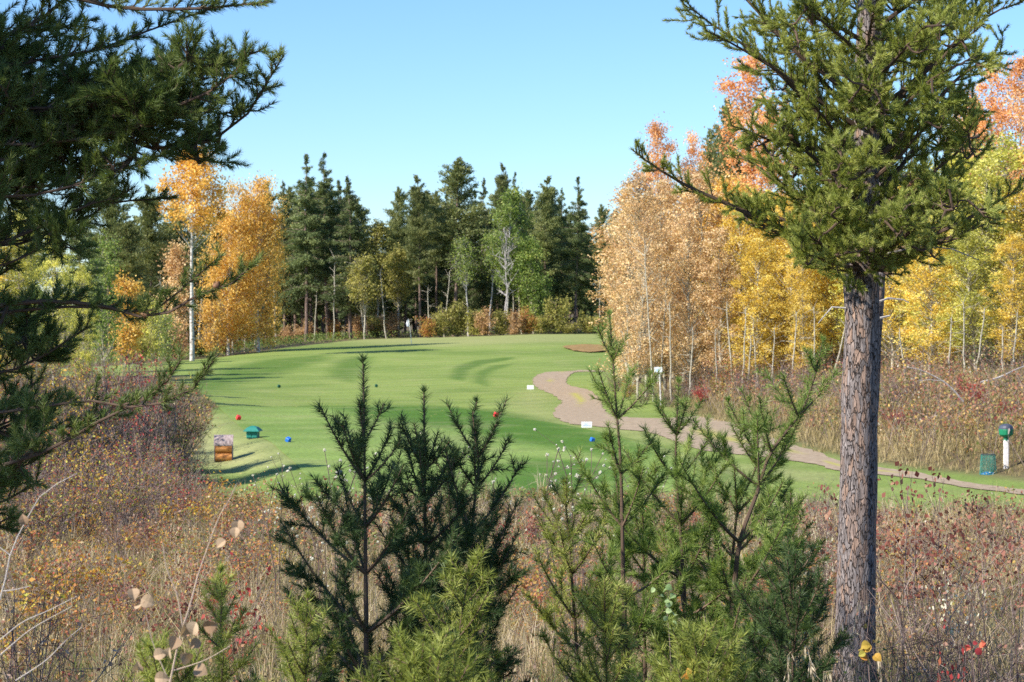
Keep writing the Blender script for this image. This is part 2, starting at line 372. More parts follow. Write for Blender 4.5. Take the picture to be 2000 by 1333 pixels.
# tee box: its own mown sheet on the raised pad
def scanfill(poly, ny, nx, lift):
    p = np.array(poly); y0, y1 = p[:, 1].min() + .02, p[:, 1].max() - .02; rows = []
    for y in np.linspace(y0, y1, ny):
        c = []
        for i in range(len(p)):
            a, b = p[i], p[(i + 1) % len(p)]
            if (a[1] > y) != (b[1] > y): c.append(a[0] + (b[0] - a[0]) * (y - a[1]) / (b[1] - a[1]))
        rows.append([(x, y) for x in np.linspace(min(c), max(c), nx)])
    R = np.array(rows); X, Y = R[..., 0], R[..., 1]
    return X, Y, zg(X, Y) + lift
def padpatch(pts): return [padpt(*p) for p in pts]
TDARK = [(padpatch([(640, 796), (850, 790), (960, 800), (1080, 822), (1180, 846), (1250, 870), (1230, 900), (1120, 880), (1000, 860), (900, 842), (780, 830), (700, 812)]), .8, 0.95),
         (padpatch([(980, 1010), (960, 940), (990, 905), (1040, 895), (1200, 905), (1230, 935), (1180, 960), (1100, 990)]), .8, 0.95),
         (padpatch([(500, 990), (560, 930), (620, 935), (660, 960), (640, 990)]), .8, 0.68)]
TDRY = [(padpatch([(680, 820), (760, 815), (900, 850), (960, 880), (850, 880), (740, 850)]), 1.5, 0.16)]
pX, pY, pZ = scanfill(PAD, 200, 140, .012)
pd = np.zeros_like(pX); pr = np.zeros_like(pX)
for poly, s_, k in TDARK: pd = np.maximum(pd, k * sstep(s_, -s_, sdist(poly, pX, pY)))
for poly, s_, k in TDRY: pr = np.maximum(pr, k * sstep(s_, -s_, sdist(poly, pX, pY)))
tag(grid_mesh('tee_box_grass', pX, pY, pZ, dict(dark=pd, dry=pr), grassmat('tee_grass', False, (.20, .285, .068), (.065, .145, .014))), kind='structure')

# cart path
EA = [(1178, 727), (1120, 727), (1075, 727), (1050, 734), (1040, 745), (1050, 758), (1080, 772), (1097, 785), (1084, 800), (1084, 814), (1110, 828), (1200, 838), (1290, 851), (1360, 878), (1480, 893), (1570, 905), (1640, 921), (1760, 932), (1880, 953), (2030, 974)]
EB = [(1178, 725), (1130, 724), (1124, 727), (1115, 733), (1106, 743), (1112, 753), (1148, 762), (1171, 779), (1178, 798), (1190, 808), (1225, 816), (1300, 818), (1360, 814), (1410, 822), (1490, 850), (1560, 874), (1650, 903), (1760, 919), (1880, 942), (2030, 962)]
ga = np.array([G(*p)[:2] for p in EA]); gb = np.array([G(*p)[:2] for p in EB])
def resample(P, m):
    t = np.arange(len(P)); q = np.linspace(0, len(P) - 1, m); out = []
    for k in range(2):
        v = P[:, k]; d = np.gradient(v); i = np.clip(q.astype(int), 0, len(P) - 2); u = q - i
        h = (2*u**3-3*u**2+1)*v[i] + (u**3-2*u**2+u)*d[i]*.8 + (-2*u**3+3*u**2)*v[i+1] + (u**3-u**2)*d[i+1]*.8
        out.append(h)
    return np.stack(out, 1)
A_, B_ = resample(ga, 260), resample(gb, 260); tt = np.linspace(0, 1, 13)[None, :, None]
jit = (fbm(A_[:, 0] * 1.5, A_[:, 1] * 1.5, 9)[:, None, None] - .5) * .35
PP = A_[:, None] * (1 - tt) + B_[:, None] * tt + jit * np.array([1, 0]) * (1 - 2 * np.minimum(tt, 1 - tt))
cX, cY = PP[..., 0], PP[..., 1]; cZ_ = zg(cX, cY) + .018
wear = np.exp(-((tt[..., 0] - .5) / .09)**2) * sstep(.62, .75, fbm(cX * .4, cY * .25, 11) + .25) + 0 * cX
m, nt, N, Lk = newmat('dirt_path')
geo = N.new('ShaderNodeNewGeometry'); no = N.new('ShaderNodeTexNoise'); no.inputs['Scale'].default_value = 5; no.inputs['Detail'].default_value = 8; Lk.new(geo.outputs['Position'], no.inputs[0])
r = ramp(N, [(.25, .25, .19, .13), (.5, .34, .265, .185), (.75, .42, .335, .24)]); Lk.new(no.outputs[0], r.inputs[0])
a = N.new('ShaderNodeAttribute'); a.attribute_name = 'wear'; mx = N.new('ShaderNodeMix'); mx.data_type = 'RGBA'; Lk.new(a.outputs['Fac'], mx.inputs[0]); Lk.new(r.outputs[0], mx.inputs[6]); mx.inputs[7].default_value = (.36, .34, .09, 1)
p = N.new('ShaderNodeBsdfPrincipled'); p.inputs['Roughness'].default_value = .95; p.inputs['Specular IOR Level'].default_value = .1; Lk.new(mx.outputs[2], p.inputs[0])
n2 = N.new('ShaderNodeTexNoise'); n2.inputs['Scale'].default_value = 12; n2.inputs['Detail'].default_value = 5; Lk.new(geo.outputs['Position'], n2.inputs[0])
b = N.new('ShaderNodeBump'); b.inputs['Strength'].default_value = .3; b.inputs['Distance'].default_value = .02; Lk.new(n2.outputs[0], b.inputs['Height']); Lk.new(b.outputs[0], p.inputs['Normal'])
out = N.new('ShaderNodeOutputMaterial'); Lk.new(p.outputs[0], out.inputs[0])
tag(grid_mesh('path', cX, cY, cZ_, dict(wear=wear), m), kind='structure')
# mulch bed near the green
mX, mY, mZ = scanfill(MULCH, 40, 60, .03)
mZ = mZ + .12 * fbm(mX * 1.2, mY * 1.2, 4)
tag(grid_mesh('bark_bed', mX, mY, mZ, {}, barkmat('wood_chips', [(.3, .19, .13, .045), (.7, .36, .22, .09)], scale=(1, 1, 1), nscale=5)), kind='structure')
# ------------------------------------------------------------------ foliage materials
M_SPRUCE = leafmat('spruce_needles', [(.05, .08, .03), (.13, .17, .06), (.24, .27, .10)], trans=.25, objvar=.22)
M_PINEF = leafmat('far_pine_needles', [(.07, .095, .035), (.17, .20, .068), (.30, .30, .12)], trans=.25, objvar=.2)
M_GREENF = leafmat('green_aspen_leaves', [(.09, .14, .03), (.19, .27, .06), (.36, .40, .10)], trans=.35, objvar=.12)
M_YEL = leafmat('yellow_aspen_leaves', [(.46, .31, .05), (.76, .56, .10), (.92, .78, .26)], trans=.4, objvar=.1)
M_YGRN = leafmat('yellow_green_aspen_leaves', [(.26, .28, .06), (.56, .54, .11), (.82, .77, .24)], trans=.35, objvar=.1)
M_TAN = leafmat('tan_aspen_leaves', [(.34, .19, .09), (.64, .43, .21), (.88, .70, .42)], trans=.3, objvar=.08)
M_ORA = leafmat('orange_aspen_leaves', [(.50, .22, .09), (.80, .42, .17), (.90, .62, .32)], trans=.35, objvar=.08)
M_GOLD = leafmat('golden_birch_leaves', [(.46, .25, .05), (.74, .45, .09), (.92, .66, .22)], trans=.35, objvar=.06)
M_AUT = leafmat('autumn_shrub_leaves', [(0, .16, .05, .03), (.2, .42, .10, .06), (.35, .50, .22, .08), (.55, .40, .30, .06), (.75, .22, .28, .06), (1, .62, .48, .12)], trans=.3, objvar=.1)
M_DULL = leafmat('dull_yellow_green_leaves', [(.13, .14, .035), (.28, .27, .065), (.48, .42, .12)], trans=.3, objvar=.15)
M_TWIG = leafmat('bare_twigs', [(.10, .065, .06), (.22, .15, .14), (.36, .28, .25)], trans=0, rough=.8)
M_PBARK = barkmat('far_conifer_bark', [(.3, .07, .05, .04), (.55, .20, .14, .11), (.75, .36, .28, .24)], scale=(6, 6, 1.2), nscale=3)
M_BIRCH = barkmat('birch_bark', [(.30, .05, .045, .04), (.42, .42, .38, .34), (.55, .66, .63, .58)], scale=(3, 3, 7), nscale=1.6, bump=.2)
M_ASPB = barkmat('aspen_bark', [(.3, .20, .18, .13), (.48, .42, .38, .29), (.7, .58, .54, .44)], scale=(2, 2, 6), nscale=2, bump=.2)
M_GREYB = barkmat('dead_wood', [(.3, .22, .2, .19), (.7, .48, .45, .43)], scale=(4, 4, 1), nscale=3)

def trunk_line(rs, h, lean=.02, wig=.06, n=9):
    z = np.linspace(-.3, h, n); a = rs.uniform(0, 2 * pi); x = np.cumsum(rs.normal(0, wig, n)); y = np.cumsum(rs.normal(0, wig, n))
    return np.stack([x - x[0] + np.cos(a) * lean * z, y - y[0] + np.sin(a) * lean * z, z], 1)
def along(P, t):
    q = np.asarray(t) * (len(P) - 1); i = np.clip(q.astype(int), 0, len(P) - 2); u = (q - i)[:, None]
    return P[i] * (1 - u) + P[i + 1] * u

def conifer(seed, h, rad, cb, kind='spruce', tr=.17, M=6500, q=.20):
    """a tall forest-grown spruce or pine: trunk, short dead snags, crown of needle sprays hung on separate boughs"""
    rs = np.random.RandomState(seed); root = empty('spruce_tree' if kind == 'spruce' else 'pine_tree', (0, 0, -60), 'dark conifer', 'tree')
    P = trunk_line(rs, h, .015, .05, 11); tb = MB(); R = np.linspace(tr, .02, 11); tb.tube(P, R, 7)
    nb = int(rs.uniform(95, 120)); t0 = cb / h; hb = t0 + (1 - t0) * np.sort(rs.rand(nb))**.9; rel = (hb - t0) / (1 - t0)
    if kind == 'spruce': prof = np.clip(1.02 - rel, .03, 1)**.8 * (.55 + .45 * sstep(0, .25, rel))
    else: prof = np.clip(1.06 - rel, .04, 1)**.55 * (.45 + .55 * sstep(0, .4, rel)) * (1 - .35 * sstep(.8, 1, rel))
    Lb = rad * prof * rs.uniform(.5, 1.25, nb); az = rs.uniform(0, 2 * pi, nb)
    el = np.radians((-18 + 50 * rel if kind == 'spruce' else 5 + 45 * rel) + rs.normal(0, 10, nb))
    D = np.stack([np.cos(az) * np.cos(el), np.sin(az) * np.cos(el), np.sin(el)], 1); O = along(P, (hb * h + .3) / (h + .3))
    tb.segs(O, O + D * Lb[:, None], .03, .008, 3)
    ns = 14; zz = rs.uniform(.15, t0, ns); a2 = rs.uniform(0, 2 * pi, ns); O2 = along(P, zz); tb.segs(O2, O2 + np.stack([np.cos(a2), np.sin(a2), rs.uniform(-.5, .2, ns)], 1) * rs.uniform(.3, 1.1, (ns, 1)), .02, .005, 3)
    tb.build('trunk', M_PBARK, root, smooth=True)
    cr = MB(); wgt = Lb**1.3; idx = rs.choice(nb, M, p=wgt / wgt.sum()); u = rs.rand(M)**.7
    side = rs.normal(size=(M, 3)); side[:, 2] *= .45
    spread = (.05 + .28 * Lb[idx] * (1 - .6 * u))[:, None] * (1.0 if kind == 'spruce' else 1.15)
    Q = O[idx] + D[idx] * (Lb[idx] * u)[:, None] + side * spread * .55
    if kind == 'spruce': Q[:, 2] -= (u * Lb[idx] * .12) + rs.rand(M) * .22
    U = unit(D[idx] + rs.normal(0, .55, (M, 3)) + (np.array([0, 0, -.35]) if kind == 'spruce' else np.array([0, 0, .5])))
    cr.leaves(Q, rs.uniform(.6, 1.4, M) * q, np.clip(rs.uniform(.2, .8, M) + rs.normal(0, .14, nb)[idx], 0, 1), rs, U=U, asp=.42)
    k = 40; tz = rs.rand(k); top = along(P, 1 - tz * .06); cr.leaves(top + rs.normal(0, .03, (k, 3)), q * .7, .5, rs, U=unit(np.array([0, 0, 1.]) + rs.normal(0, .4, (k, 3))), asp=.4)
    cr.build('crown', M_SPRUCE if kind == 'spruce' else M_PINEF, root)
    return root

def broadleaf(seed, h, rad, cb, n=14000, ls=.075, mat=None, bark=None, tr=.07, shape='column', sig=.26, nc=110, weep=0, name='aspen_tree', forks=1, lean=.03):
    rs = np.random.RandomState(seed); root = empty(name, (0, 0, -60), 'aspen', 'tree'); tb = MB()
    P = trunk_line(rs, h * .97, lean, .045, 10); tb.tube(P, np.linspace(tr, .012, 10), 7)
    rel = rs.rand(nc)
    if shape == 'column': pr = (.35 + .65 * np.sin(np.clip(rel * .9 + .12, 0, 1) * pi)**.7)
    elif shape == 'round': pr = np.sqrt(np.clip(1 - (2 * rel - 1)**2, .03, 1))
    else: pr = np.sin(np.clip(rel * .8 + .2, 0, 1) * pi)**.6 + .1
    r = rad * pr * np.sqrt(rs.rand(nc)) * rs.uniform(.7, 1.15, nc); az = rs.uniform(0, 2 * pi, nc)
    zc = cb + (h - cb) * rel
    ax = along(P, np.clip(zc / (h * .97), 0, 1))
    C = ax + np.stack([np.cos(az) * r, np.sin(az) * r, np.zeros(nc)], 1); C[:, 2] = zc
    att = np.clip((zc - r * 1.1 - .3) / (h * .97), .12, .97); O = along(P, att)
    mid = (O + C) / 2 + rs.normal(0, .06, (nc, 3)) - np.array([0, 0, .1]) * r[:, None]
    tb.segs(O, mid, .014 + .008 * r, .011, 4); tb.segs(mid, C, .011, .004, 3)
    e = 4; ci = np.repeat(np.arange(nc), e); tb.segs(C[ci], C[ci] + rs.normal(0, sig, (nc * e, 3)) + [0, 0, .1], .005, .002, 3)
    ns = 10; zz = rs.uniform(.08, max(cb / h, .15), ns); O2 = along(P, zz); a2 = rs.uniform(0, 2 * pi, ns); tb.segs(O2, O2 + np.stack([np.cos(a2), np.sin(a2), rs.uniform(.1, .8, ns)], 1) * rs.uniform(.2, .7, (ns, 1)), .008, .003, 3)
    tb.build('trunk', bark or M_ASPB, root, smooth=True)
    cr = MB(); idx = rs.randint(0, nc, n); g = rs.normal(0, 1, (n, 3)) * sig * np.array([1, 1, .85]) * rs.uniform(.5, 1.25, nc)[idx][:, None]
    Q = C[idx] + g
    if weep: Q[:, 2] -= rs.rand(n)**1.5 * weep * (r[idx] / rad + .3)
    stray = rs.rand(n) < .12; Q[stray] = (O[idx] + (C[idx] - O[idx]) * rs.uniform(.3, 1, (n, 1)) + rs.normal(0, .12, (n, 3)))[stray]
    U = rdir(rs, n) + (np.array([0, 0, -1.2]) if weep else 0)
    cr.leaves(Q, rs.uniform(.7, 1.3, n) * ls, np.clip(rs.uniform(.15, .85, n) + rs.normal(0, .24, nc)[idx], 0, 1), rs, U=unit(U), asp=.85 if not weep else .6)
    cr.build('crown', mat, root)
    return root

def shrub(seed, h, rad, stems=9, twigs=6, leaves=1500, ls=.06, mat=None, tw=M_TWIG, sr=.012, tint=(.1, .9), name='shrub', leafz=.2, tintmu=None, leaf_sig=.07):
    rs = np.random.RandomState(seed); root = empty(name, (0, 0, -60), 'shrub', 'shrub'); tb = MB(); A = []; D = []
    az = rs.uniform(0, 2 * pi, stems); rr = rs.rand(stems)**.6 * rad; tips = np.stack([np.cos(az) * rr, np.sin(az) * rr, h * rs.uniform(.6, 1, stems) * (1 - .3 * (rr / rad)**2)], 1)
    base = np.stack([np.cos(az), np.sin(az), np.zeros(stems)], 1) * rs.uniform(0, .2 * rad, (stems, 1)); base[:, 2] = -.08
    mid = base * .5 + tips * .5 + rs.normal(0, .06 * h, (stems, 3)); mid[:, :2] *= .8
    tb.segs(base, mid, sr, sr * .7, 4, rs.rand(stems)); tb.segs(mid, tips, sr * .7, sr * .3, 4, rs.rand(stems))
    n1 = stems * twigs; i = np.repeat(np.arange(stems), twigs); u = rs.uniform(.1, 1, n1)[:, None]
    O = np.where(u < .5, base[i] + (mid[i] - base[i]) * u * 2, mid[i] + (tips[i] - mid[i]) * (u * 2 - 1))
    dr = unit(rs.normal(size=(n1, 3)) * [1, 1, .6] + [0, 0, .8]); E = O + dr * rs.uniform(.12, .34, (n1, 1)) * h
    tb.segs(O, E, sr * .4, sr * .2, 3, rs.rand(n1))
    n2 = n1 * 3; j = np.repeat(np.arange(n1), 3); O2 = O[j] + (E[j] - O[j]) * rs.uniform(.3, 1, (n2, 1)); E2 = O2 + unit(rs.normal(size=(n2, 3)) + [0, 0, .6]) * rs.uniform(.04, .15, (n2, 1)) * h
    tb.segs(O2, E2, sr * .22, sr * .12, 3, rs.rand(n2)); tb.build('stems', tw, root)
    if leaves:
        k = rs.randint(0, n2, leaves); Q = O2[k] + (E2[k] - O2[k]) * rs.rand(leaves, 1) + rs.normal(0, leaf_sig, (leaves, 3)); Q = Q[Q[:, 2] > leafz * h]; n = len(Q)
        tm = rs.uniform(tint[0], tint[1], n1)[j[k]][:n]
        lb = MB(); lb.leaves(Q, rs.uniform(.6, 1.3, n) * ls, np.clip(tm + rs.normal(0, .08, n), 0, 1), rs, asp=.75); lb.build('leaves', mat or M_AUT, root)
    return root

used = set()
def put(proto, loc, rz=0, sc=1, label=None, group=None, tilt=(0, 0), mat=None, name=None, cat=None):
    if id(proto) not in used and mat is None:
        used.add(id(proto)); o = proto; o.location = loc; o.rotation_euler = (tilt[0], tilt[1], rz); o.scale = (sc, sc, sc) if np.ndim(sc) == 0 else sc
        if label: o['label'] = label
        if group: o['group'] = group
        if cat: o['category'] = cat
        return o
    o = copy_tree(proto, loc, rz, sc, label, group, tilt)
    if cat: o['category'] = cat
    if mat is not None:
        for ch in o.children:
            if ch.name.startswith(('crown', 'leaves')): ch.material_slots[0].link = 'OBJECT'; ch.material_slots[0].material = mat
    return o
RS = np.random.RandomState(77)
def rz(): return RS.uniform(0, 2 * pi)

# ------------------------------------------------------------------ the far tree line
SPR = [conifer(100 + i, 15.5, 2.7, c, 'spruce', M=22000, q=.17) for i, c in enumerate((4.2, 3.2, 5.0, 2.6))]
PIN = [conifer(120 + i, 15.5, 2.9, c, 'pine', M=19000, q=.20) for i, c in enumerate((6.5, 5.0, 7.5))]
def tree_at(proto, c, top, y, h0, label, group=None, wide=1.0, mat=None, tilt=(0, 0), cat=None):
    p = at(c, y); zt_ = CZ - (top - HZ) / F * y; s = (zt_ - p[2]) / h0
    return put(proto, tuple(p), rz(), (s * wide, s * wide, s), label, group, tilt, mat, cat=cat)
FAR = [  # column, top row, distance, kind index, width, label
    (556, 352, 196, 'S1', .8, 'narrow dark spruce just right of the golden weeping birch'),
    (597, 300, 192, 'S0', 1.05, 'tall full spruce, left one of the two tallest right of the golden birch'),
    (640, 297, 195, 'S2', .95, 'tall spruce with sparse tip, right one of the two tallest beside the golden birch'),
    (686, 342, 190, 'S3', 1.1, 'broad dark spruce at the left edge of the sky gap, foliage down low'),
    (664, 352, 199, 'S0', .9, 'dark spruce squeezed behind the two left of the sky gap'),
    (777, 372, 204, 'P2', .7, 'thin pine with sparse ragged top standing in the sky gap'),
    (820, 348, 190, 'P1', .85, 'tall pine with a pale bare trunk just behind the flagstick'),
    (886, 311, 191, 'P0', 1.15, 'tallest rounded pine with an orange bare trunk right of the flag'),
    (853, 380, 197, 'P2', .85, 'middling pine between the flagstick pine and the tallest rounded pine'),
    (941, 346, 195, 'S3', .8, 'very dark slim spruce right of the tallest rounded pine'),
    (985, 325, 203, 'P1', .6, 'thin pine with a see-through top above the pale green aspen'),
    (1009, 335, 206, 'S2', .6, 'slender spire of a spruce behind the pale green aspen'),
    (1064, 350, 193, 'P1', .95, 'tall olive pine left of the two rightmost spires'),
    (1095, 366, 195, 'S1', .75, 'slim spruce between the olive pine and the rightmost tall spire'),
    (1123, 345, 190, 'S0', .95, 'rightmost tall spruce spire before the gap to the tan aspens'),
    (1143, 440, 194, 'S3', .8, 'shorter dark spruce leaning out beside the rightmost tall spire'),
    (1174, 405, 205, 'P2', .7, 'thin far pine with tufted top in the gap before the tan aspens'),
    (1198, 412, 200, 'P0', .8, 'far pine just left of the tan aspens'),
    (1225, 395, 196, 'S2', .9, 'blue-green spruce half hidden behind the tan aspens'),
    (1262, 372, 190, 'P1', .9, 'pine whose top shows over the first tan aspen'),
    (297, 368, 165, 'P1', 1.1, 'green pine left of the tall white birch trunk'),
    (215, 345, 160, 'P0', 1.1, 'dark pine seen behind the hanging boughs on the left'),
    (340, 400, 172, 'P2', 1.3, 'bushy green pine right behind the tall white birch trunk'),
    (252, 420, 150, 'P1', 1.2, 'lower green pine in front of the pines left of the birch'),
    (420, 380, 196, 'S0', .9, 'dark spruce hidden behind the golden weeping birch'),
    (480, 390, 198, 'S2', .9, 'dark spruce behind the top of the golden weeping birch'),
    (520, 362, 200, 'P1', .8, 'pine peeping out above the right side of the golden birch'),
]
KP = {'S0': SPR[0], 'S1': SPR[1], 'S2': SPR[2], 'S3': SPR[3], 'P0': PIN[0], 'P1': PIN[1], 'P2': PIN[2]}
for c, top, y, k, wd, lab in FAR: tree_at(KP[k], c, top, y, 15.5, lab, 'conifers of the far tree line', wd)
# filler trees deep in the wood behind the green: nothing tells them apart
LOW = [conifer(140 + i, 14, 2.6, 1.0, 'spruce', M=11000, q=.26) for i in range(2)]
for i in range(78):
    c = 250 + i * 13.3 + RS.uniform(-7, 7); y = RS.uniform(199, 222)
    lim = float(np.interp(c, [250, 400, 540, 575, 600, 690, 712, 725, 765, 785, 800, 1130, 1150, 1165, 1300], [420, 420, 400, 362, 335, 350, 410, 440, 430, 395, 365, 370, 430, 435, 420]))
    tree_at([SPR[1], SPR[0], PIN[1], SPR[3], PIN[2]][i % 5], c, lim + RS.uniform(0, 60), y, 15.5, 'dark conifer deep in the shaded wood behind the green', 'conifers deep in the wood behind the green', 1.0)
for i in range(46):   # a closed rank of low-branched spruces further back
    c = 180 + i * 25 + RS.uniform(-9, 9); y = RS.uniform(232, 258)
    lim = float(np.interp(c, [180, 560, 600, 700, 715, 765, 790, 800, 1130, 1150, 1300], [440, 420, 385, 400, 465, 460, 420, 395, 400, 455, 450]))
    tree_at(LOW[i % 2], c, lim + RS.uniform(0, 50), y, 14, 'dark conifer deep in the shaded wood behind the green', 'conifers deep in the wood behind the green', 1.3)

# far broadleaf trees
def bl(seed, c, top, base_y, h, rad, cb, mat, label, n=9000, ls=.16, **kw):
    t = broadleaf(seed, h, rad, cb, n=n, ls=ls, mat=mat, **kw); p = at(c, base_y); zt_ = CZ - (top - HZ) / F * base_y
    s = (zt_ - p[2]) / h; return put(t, tuple(p), rz(), (1, 1, s), label, None)
bl(201, 988, 372, 187, 13.5, 1.9, 4.5, M_GREENF, 'pale green aspen with white stem in the middle of the far conifers', shape='round', sig=.4, tr=.13, bark=M_BIRCH)
bl(202, 1042, 470, 186, 9, 1.5, 1.5, M_GREENF, 'lime green young aspen low beside the rightmost dark spires', sig=.4, tr=.08)
bl(203, 738, 442, 196, 10, 1.5, 4.0, M_DULL, 'yellow-green poplar filling the bottom of the sky gap', sig=.4, tr=.1)
bl(204, 778, 492, 194, 8.0, 1.5, 3.8, M_DULL, 'small yellow poplar left of the flagstick pine', sig=.35, n=5000, tr=.09)
bl(205, 712, 505, 188, 7.5, 1.4, 3.5, M_DULL, 'low yellow-green poplar under the broad dark spruce', sig=.4, n=4000, tr=.09)
bl(206, 915, 470, 188, 9.5, 1.0, 5.5, M_GREENF, 'slim white birch stem with few leaves right of the orange-trunked pine', n=2500, sig=.4, tr=.10, bark=M_BIRCH, name='birch_tree', lean=.05)
bl(207, 955, 455, 190, 9.5, 1.0, 6, M_GREENF, 'crooked white birch stem in the dark of the central conifers', n=1800, sig=.4, tr=.10, bark=M_BIRCH, name='birch_tree', lean=.04)
bl(208, 1195, 470, 192, 9, 1.6, 2, M_GREENF, 'small green poplar just left of the tan aspens', sig=.4)
bl(209, 375, 291, 141, 14.0, 1.95, 9.0, M_GOLD, 'tall white birch with a high golden crown left of the green', n=9500, ls=.15, shape='top', sig=.34, tr=.17, bark=M_BIRCH, name='birch_tree', lean=.008, nc=90)
bl(210, 446, 358, 152, 12.0, 2.0, 1.8, M_GOLD, 'golden weeping birch, left part of the big golden clump', n=15000, ls=.15, sig=.36, weep=1.4, tr=.12, bark=M_BIRCH, name='birch_tree', nc=130)
bl(211, 505, 352, 154, 12.4, 2.35, 1.6, M_GOLD, 'broad golden weeping birch, right part of the big golden clump', n=20000, ls=.15, sig=.38, weep=1.5, tr=.13, bark=M_BIRCH, name='birch_tree', nc=150)
bl(212, 352, 480, 158, 7.5, 1.3, 1.5, M_TAN, 'tan leaved young birch just left of the white birch trunk', n=5000, ls=.14, sig=.32, tr=.06)
bl(213, 245, 545, 132, 5.2, 1.1, .8, M_GOLD, 'small orange-gold birch beyond the purple twig thicket', n=5000, ls=.13, sig=.3, tr=.05)
bl(214, 300, 590, 138, 4.2, .9, .6, M_YGRN, 'small yellow-green birch left of the white birch base', n=2600, ls=.12, sig=.3, tr=.05)
bl(215, 330, 615, 146, 3.5, .9, .4, M_GREENF, 'green bush-like poplar at the foot of the white birch', n=2200, ls=.12, sig=.3, tr=.04)
bl(216, 415, 570, 150, 4.4, .9, .4, M_GOLD, 'low golden birch behind the white birch base', n=2600, ls=.13, sig=.3, tr=.04)
bl(217, 205, 470, 120, 7, 1.3, 1.2, M_GREENF, 'green poplar behind the boughs on the left', n=5000, ls=.12, sig=.3, tr=.05)
# dead grey tree
rs = np.random.RandomState(5); dt = empty('dead_tree', (0, 0, -60), 'dead grey leafless tree in the middle of the far conifers', 'tree'); mb = MB()
P = trunk_line(rs, 7.5, .03, .08, 10); mb.tube(P, np.linspace(.12, .02, 10), 6)
O = along(P, rs.uniform(.45, 1, 26)); dr = unit(rs.normal(size=(26, 3)) * [1, .6, .3] + [.1, 0, .8]); E = O + dr * rs.uniform(.7, 1.9, (26, 1)); mb.segs(O, E, .05, .015, 4)
j = np.repeat(np.arange(26), 4); O2 = O[j] + (E[j] - O[j]) * rs.uniform(.3, 1, (104, 1)); mb.segs(O2, O2 + unit(rs.normal(size=(104, 3)) + [0, 0, .7]) * rs.uniform(.3, .8, (104, 1)), .025, .01, 3)
mb.build('trunk', M_GREYB, dt); p = at(985, 185.5); dt.location = tuple(p); dt.scale = (1, 1, 1.05)
# pale bare stems at the forest edge
stem = empty('birch_tree', (0, 0, -60), 'bare stem', 'tree'); mb = MB(); rs = np.random.RandomState(9); P = trunk_line(rs, 7, .02, .05, 9); mb.tube(P, np.linspace(.075, .03, 9), 6)
O = along(P, rs.uniform(.3, 1, 18)); mb.segs(O, O + unit(rs.normal(size=(18, 3)) + [0, 0, .8]) * rs.uniform(.4, 1.3, (18, 1)), .02, .006, 3); mb.build('trunk', M_ASPB, stem, smooth=True)
for i, (c, y, s) in enumerate([(537, 186, .8), (455, 152, .7), (478, 158, .6), (423, 150, .6), (500, 160, .7), (650, 189, 1), (713, 190, 1), (755, 188, .9), (838, 184, .7), (868, 187, .8), (612, 192, .8), (690, 193, .9), (1003, 187, .8), (1020, 189, 1), (1170, 186, .7), (310, 148, .7), (385, 165, .8)]):
    put(stem, tuple(at(c, y)), rz(), (s, s, s * RS.uniform(.8, 1.2)), 'pale bare birch stem at the shaded edge of the far wood', 'bare stems along the far wood edge', tilt=(RS.normal(0, .04), RS.normal(0, .05)))

# far shrubs along the green's back edge
SH = [shrub(300 + i, 2.4, 1.1, stems=12, twigs=7, leaves=2600, ls=.13, tint=t, leaf_sig=.14, sr=.02, leafz=.05, mat=m_) for i, (t, m_) in enumerate([((.1, .9), M_DULL), ((.0, .45), M_TAN), ((.2, 1), M_DULL), ((.25, .6), M_AUT)])]
for i, (c, hrow, y, k, lab) in enumerate([
    (862, 596, 184.5, 2, 'yellow shrub at the foot of the orange-trunked pine'), (893, 578, 185, 0, 'yellow-green shrub right of the orange-trunked pine'), (925, 600, 184, 0, 'yellow-green shrub below the slim white birch'),
    (950, 606, 183.5, 1, 'orange-brown shrub, left one of the pair in the middle of the far edge'), (978, 600, 184, 0, 'pale yellow shrub under the dead grey tree'), (1003, 612, 183.5, 1, 'orange-brown shrub right of the dead grey tree'),
    (1030, 604, 184, 3, 'reddish shrub under the lime green aspen'), (1056, 610, 184, 2, 'yellow shrub right of the reddish one at the far edge'), (1085, 570, 184.5, 0, 'tall yellow-green shrub below the right-hand spires'), (1112, 625, 184, 2, 'low yellow shrub under the rightmost spires'),
    (1150, 610, 185, 2, 'yellow shrub at the right end of the far edge'), (1172, 612, 186, 0, 'yellow-green shrub where the far edge meets the tan aspens'), (838, 622, 184, 3, 'rust red shrub just right of the flag'), (1040, 560, 189, 0, 'yellow-green shrub in the shade behind the reddish one'),
    (700, 620, 192, 1, 'brown shrub in the shade left of the flag'), (735, 610, 193, 2, 'dull yellow shrub in the shade left of the flag'), (770, 615, 192, 1, 'brown shrub close left of the flag'), (600, 630, 193, 1, 'brown shrub between the pale stems of the left spruces'), (655, 625, 194, 3, 'rust shrub between the dark left spruces'),
    (560, 640, 188, 1, 'brown shrub right of the golden birch foot'), (345, 640, 150, 1, 'brown shrub beside the white birch base'), (270, 640, 136, 2, 'yellow shrub beyond the purple thicket'), (440, 640, 158, 3, 'rust shrub under the golden birches'), (395, 650, 152, 0, 'yellow-green shrub right of the white birch base')]):
    p = at(c, y); top = CZ - (hrow - HZ) / F * y; s = max(.5, (top - p[2]) / 2.4); put(SH[k], tuple(p), rz(), (max(.9, s * .75),) * 2 + (s,), lab, 'shrubs along the far wood edge')

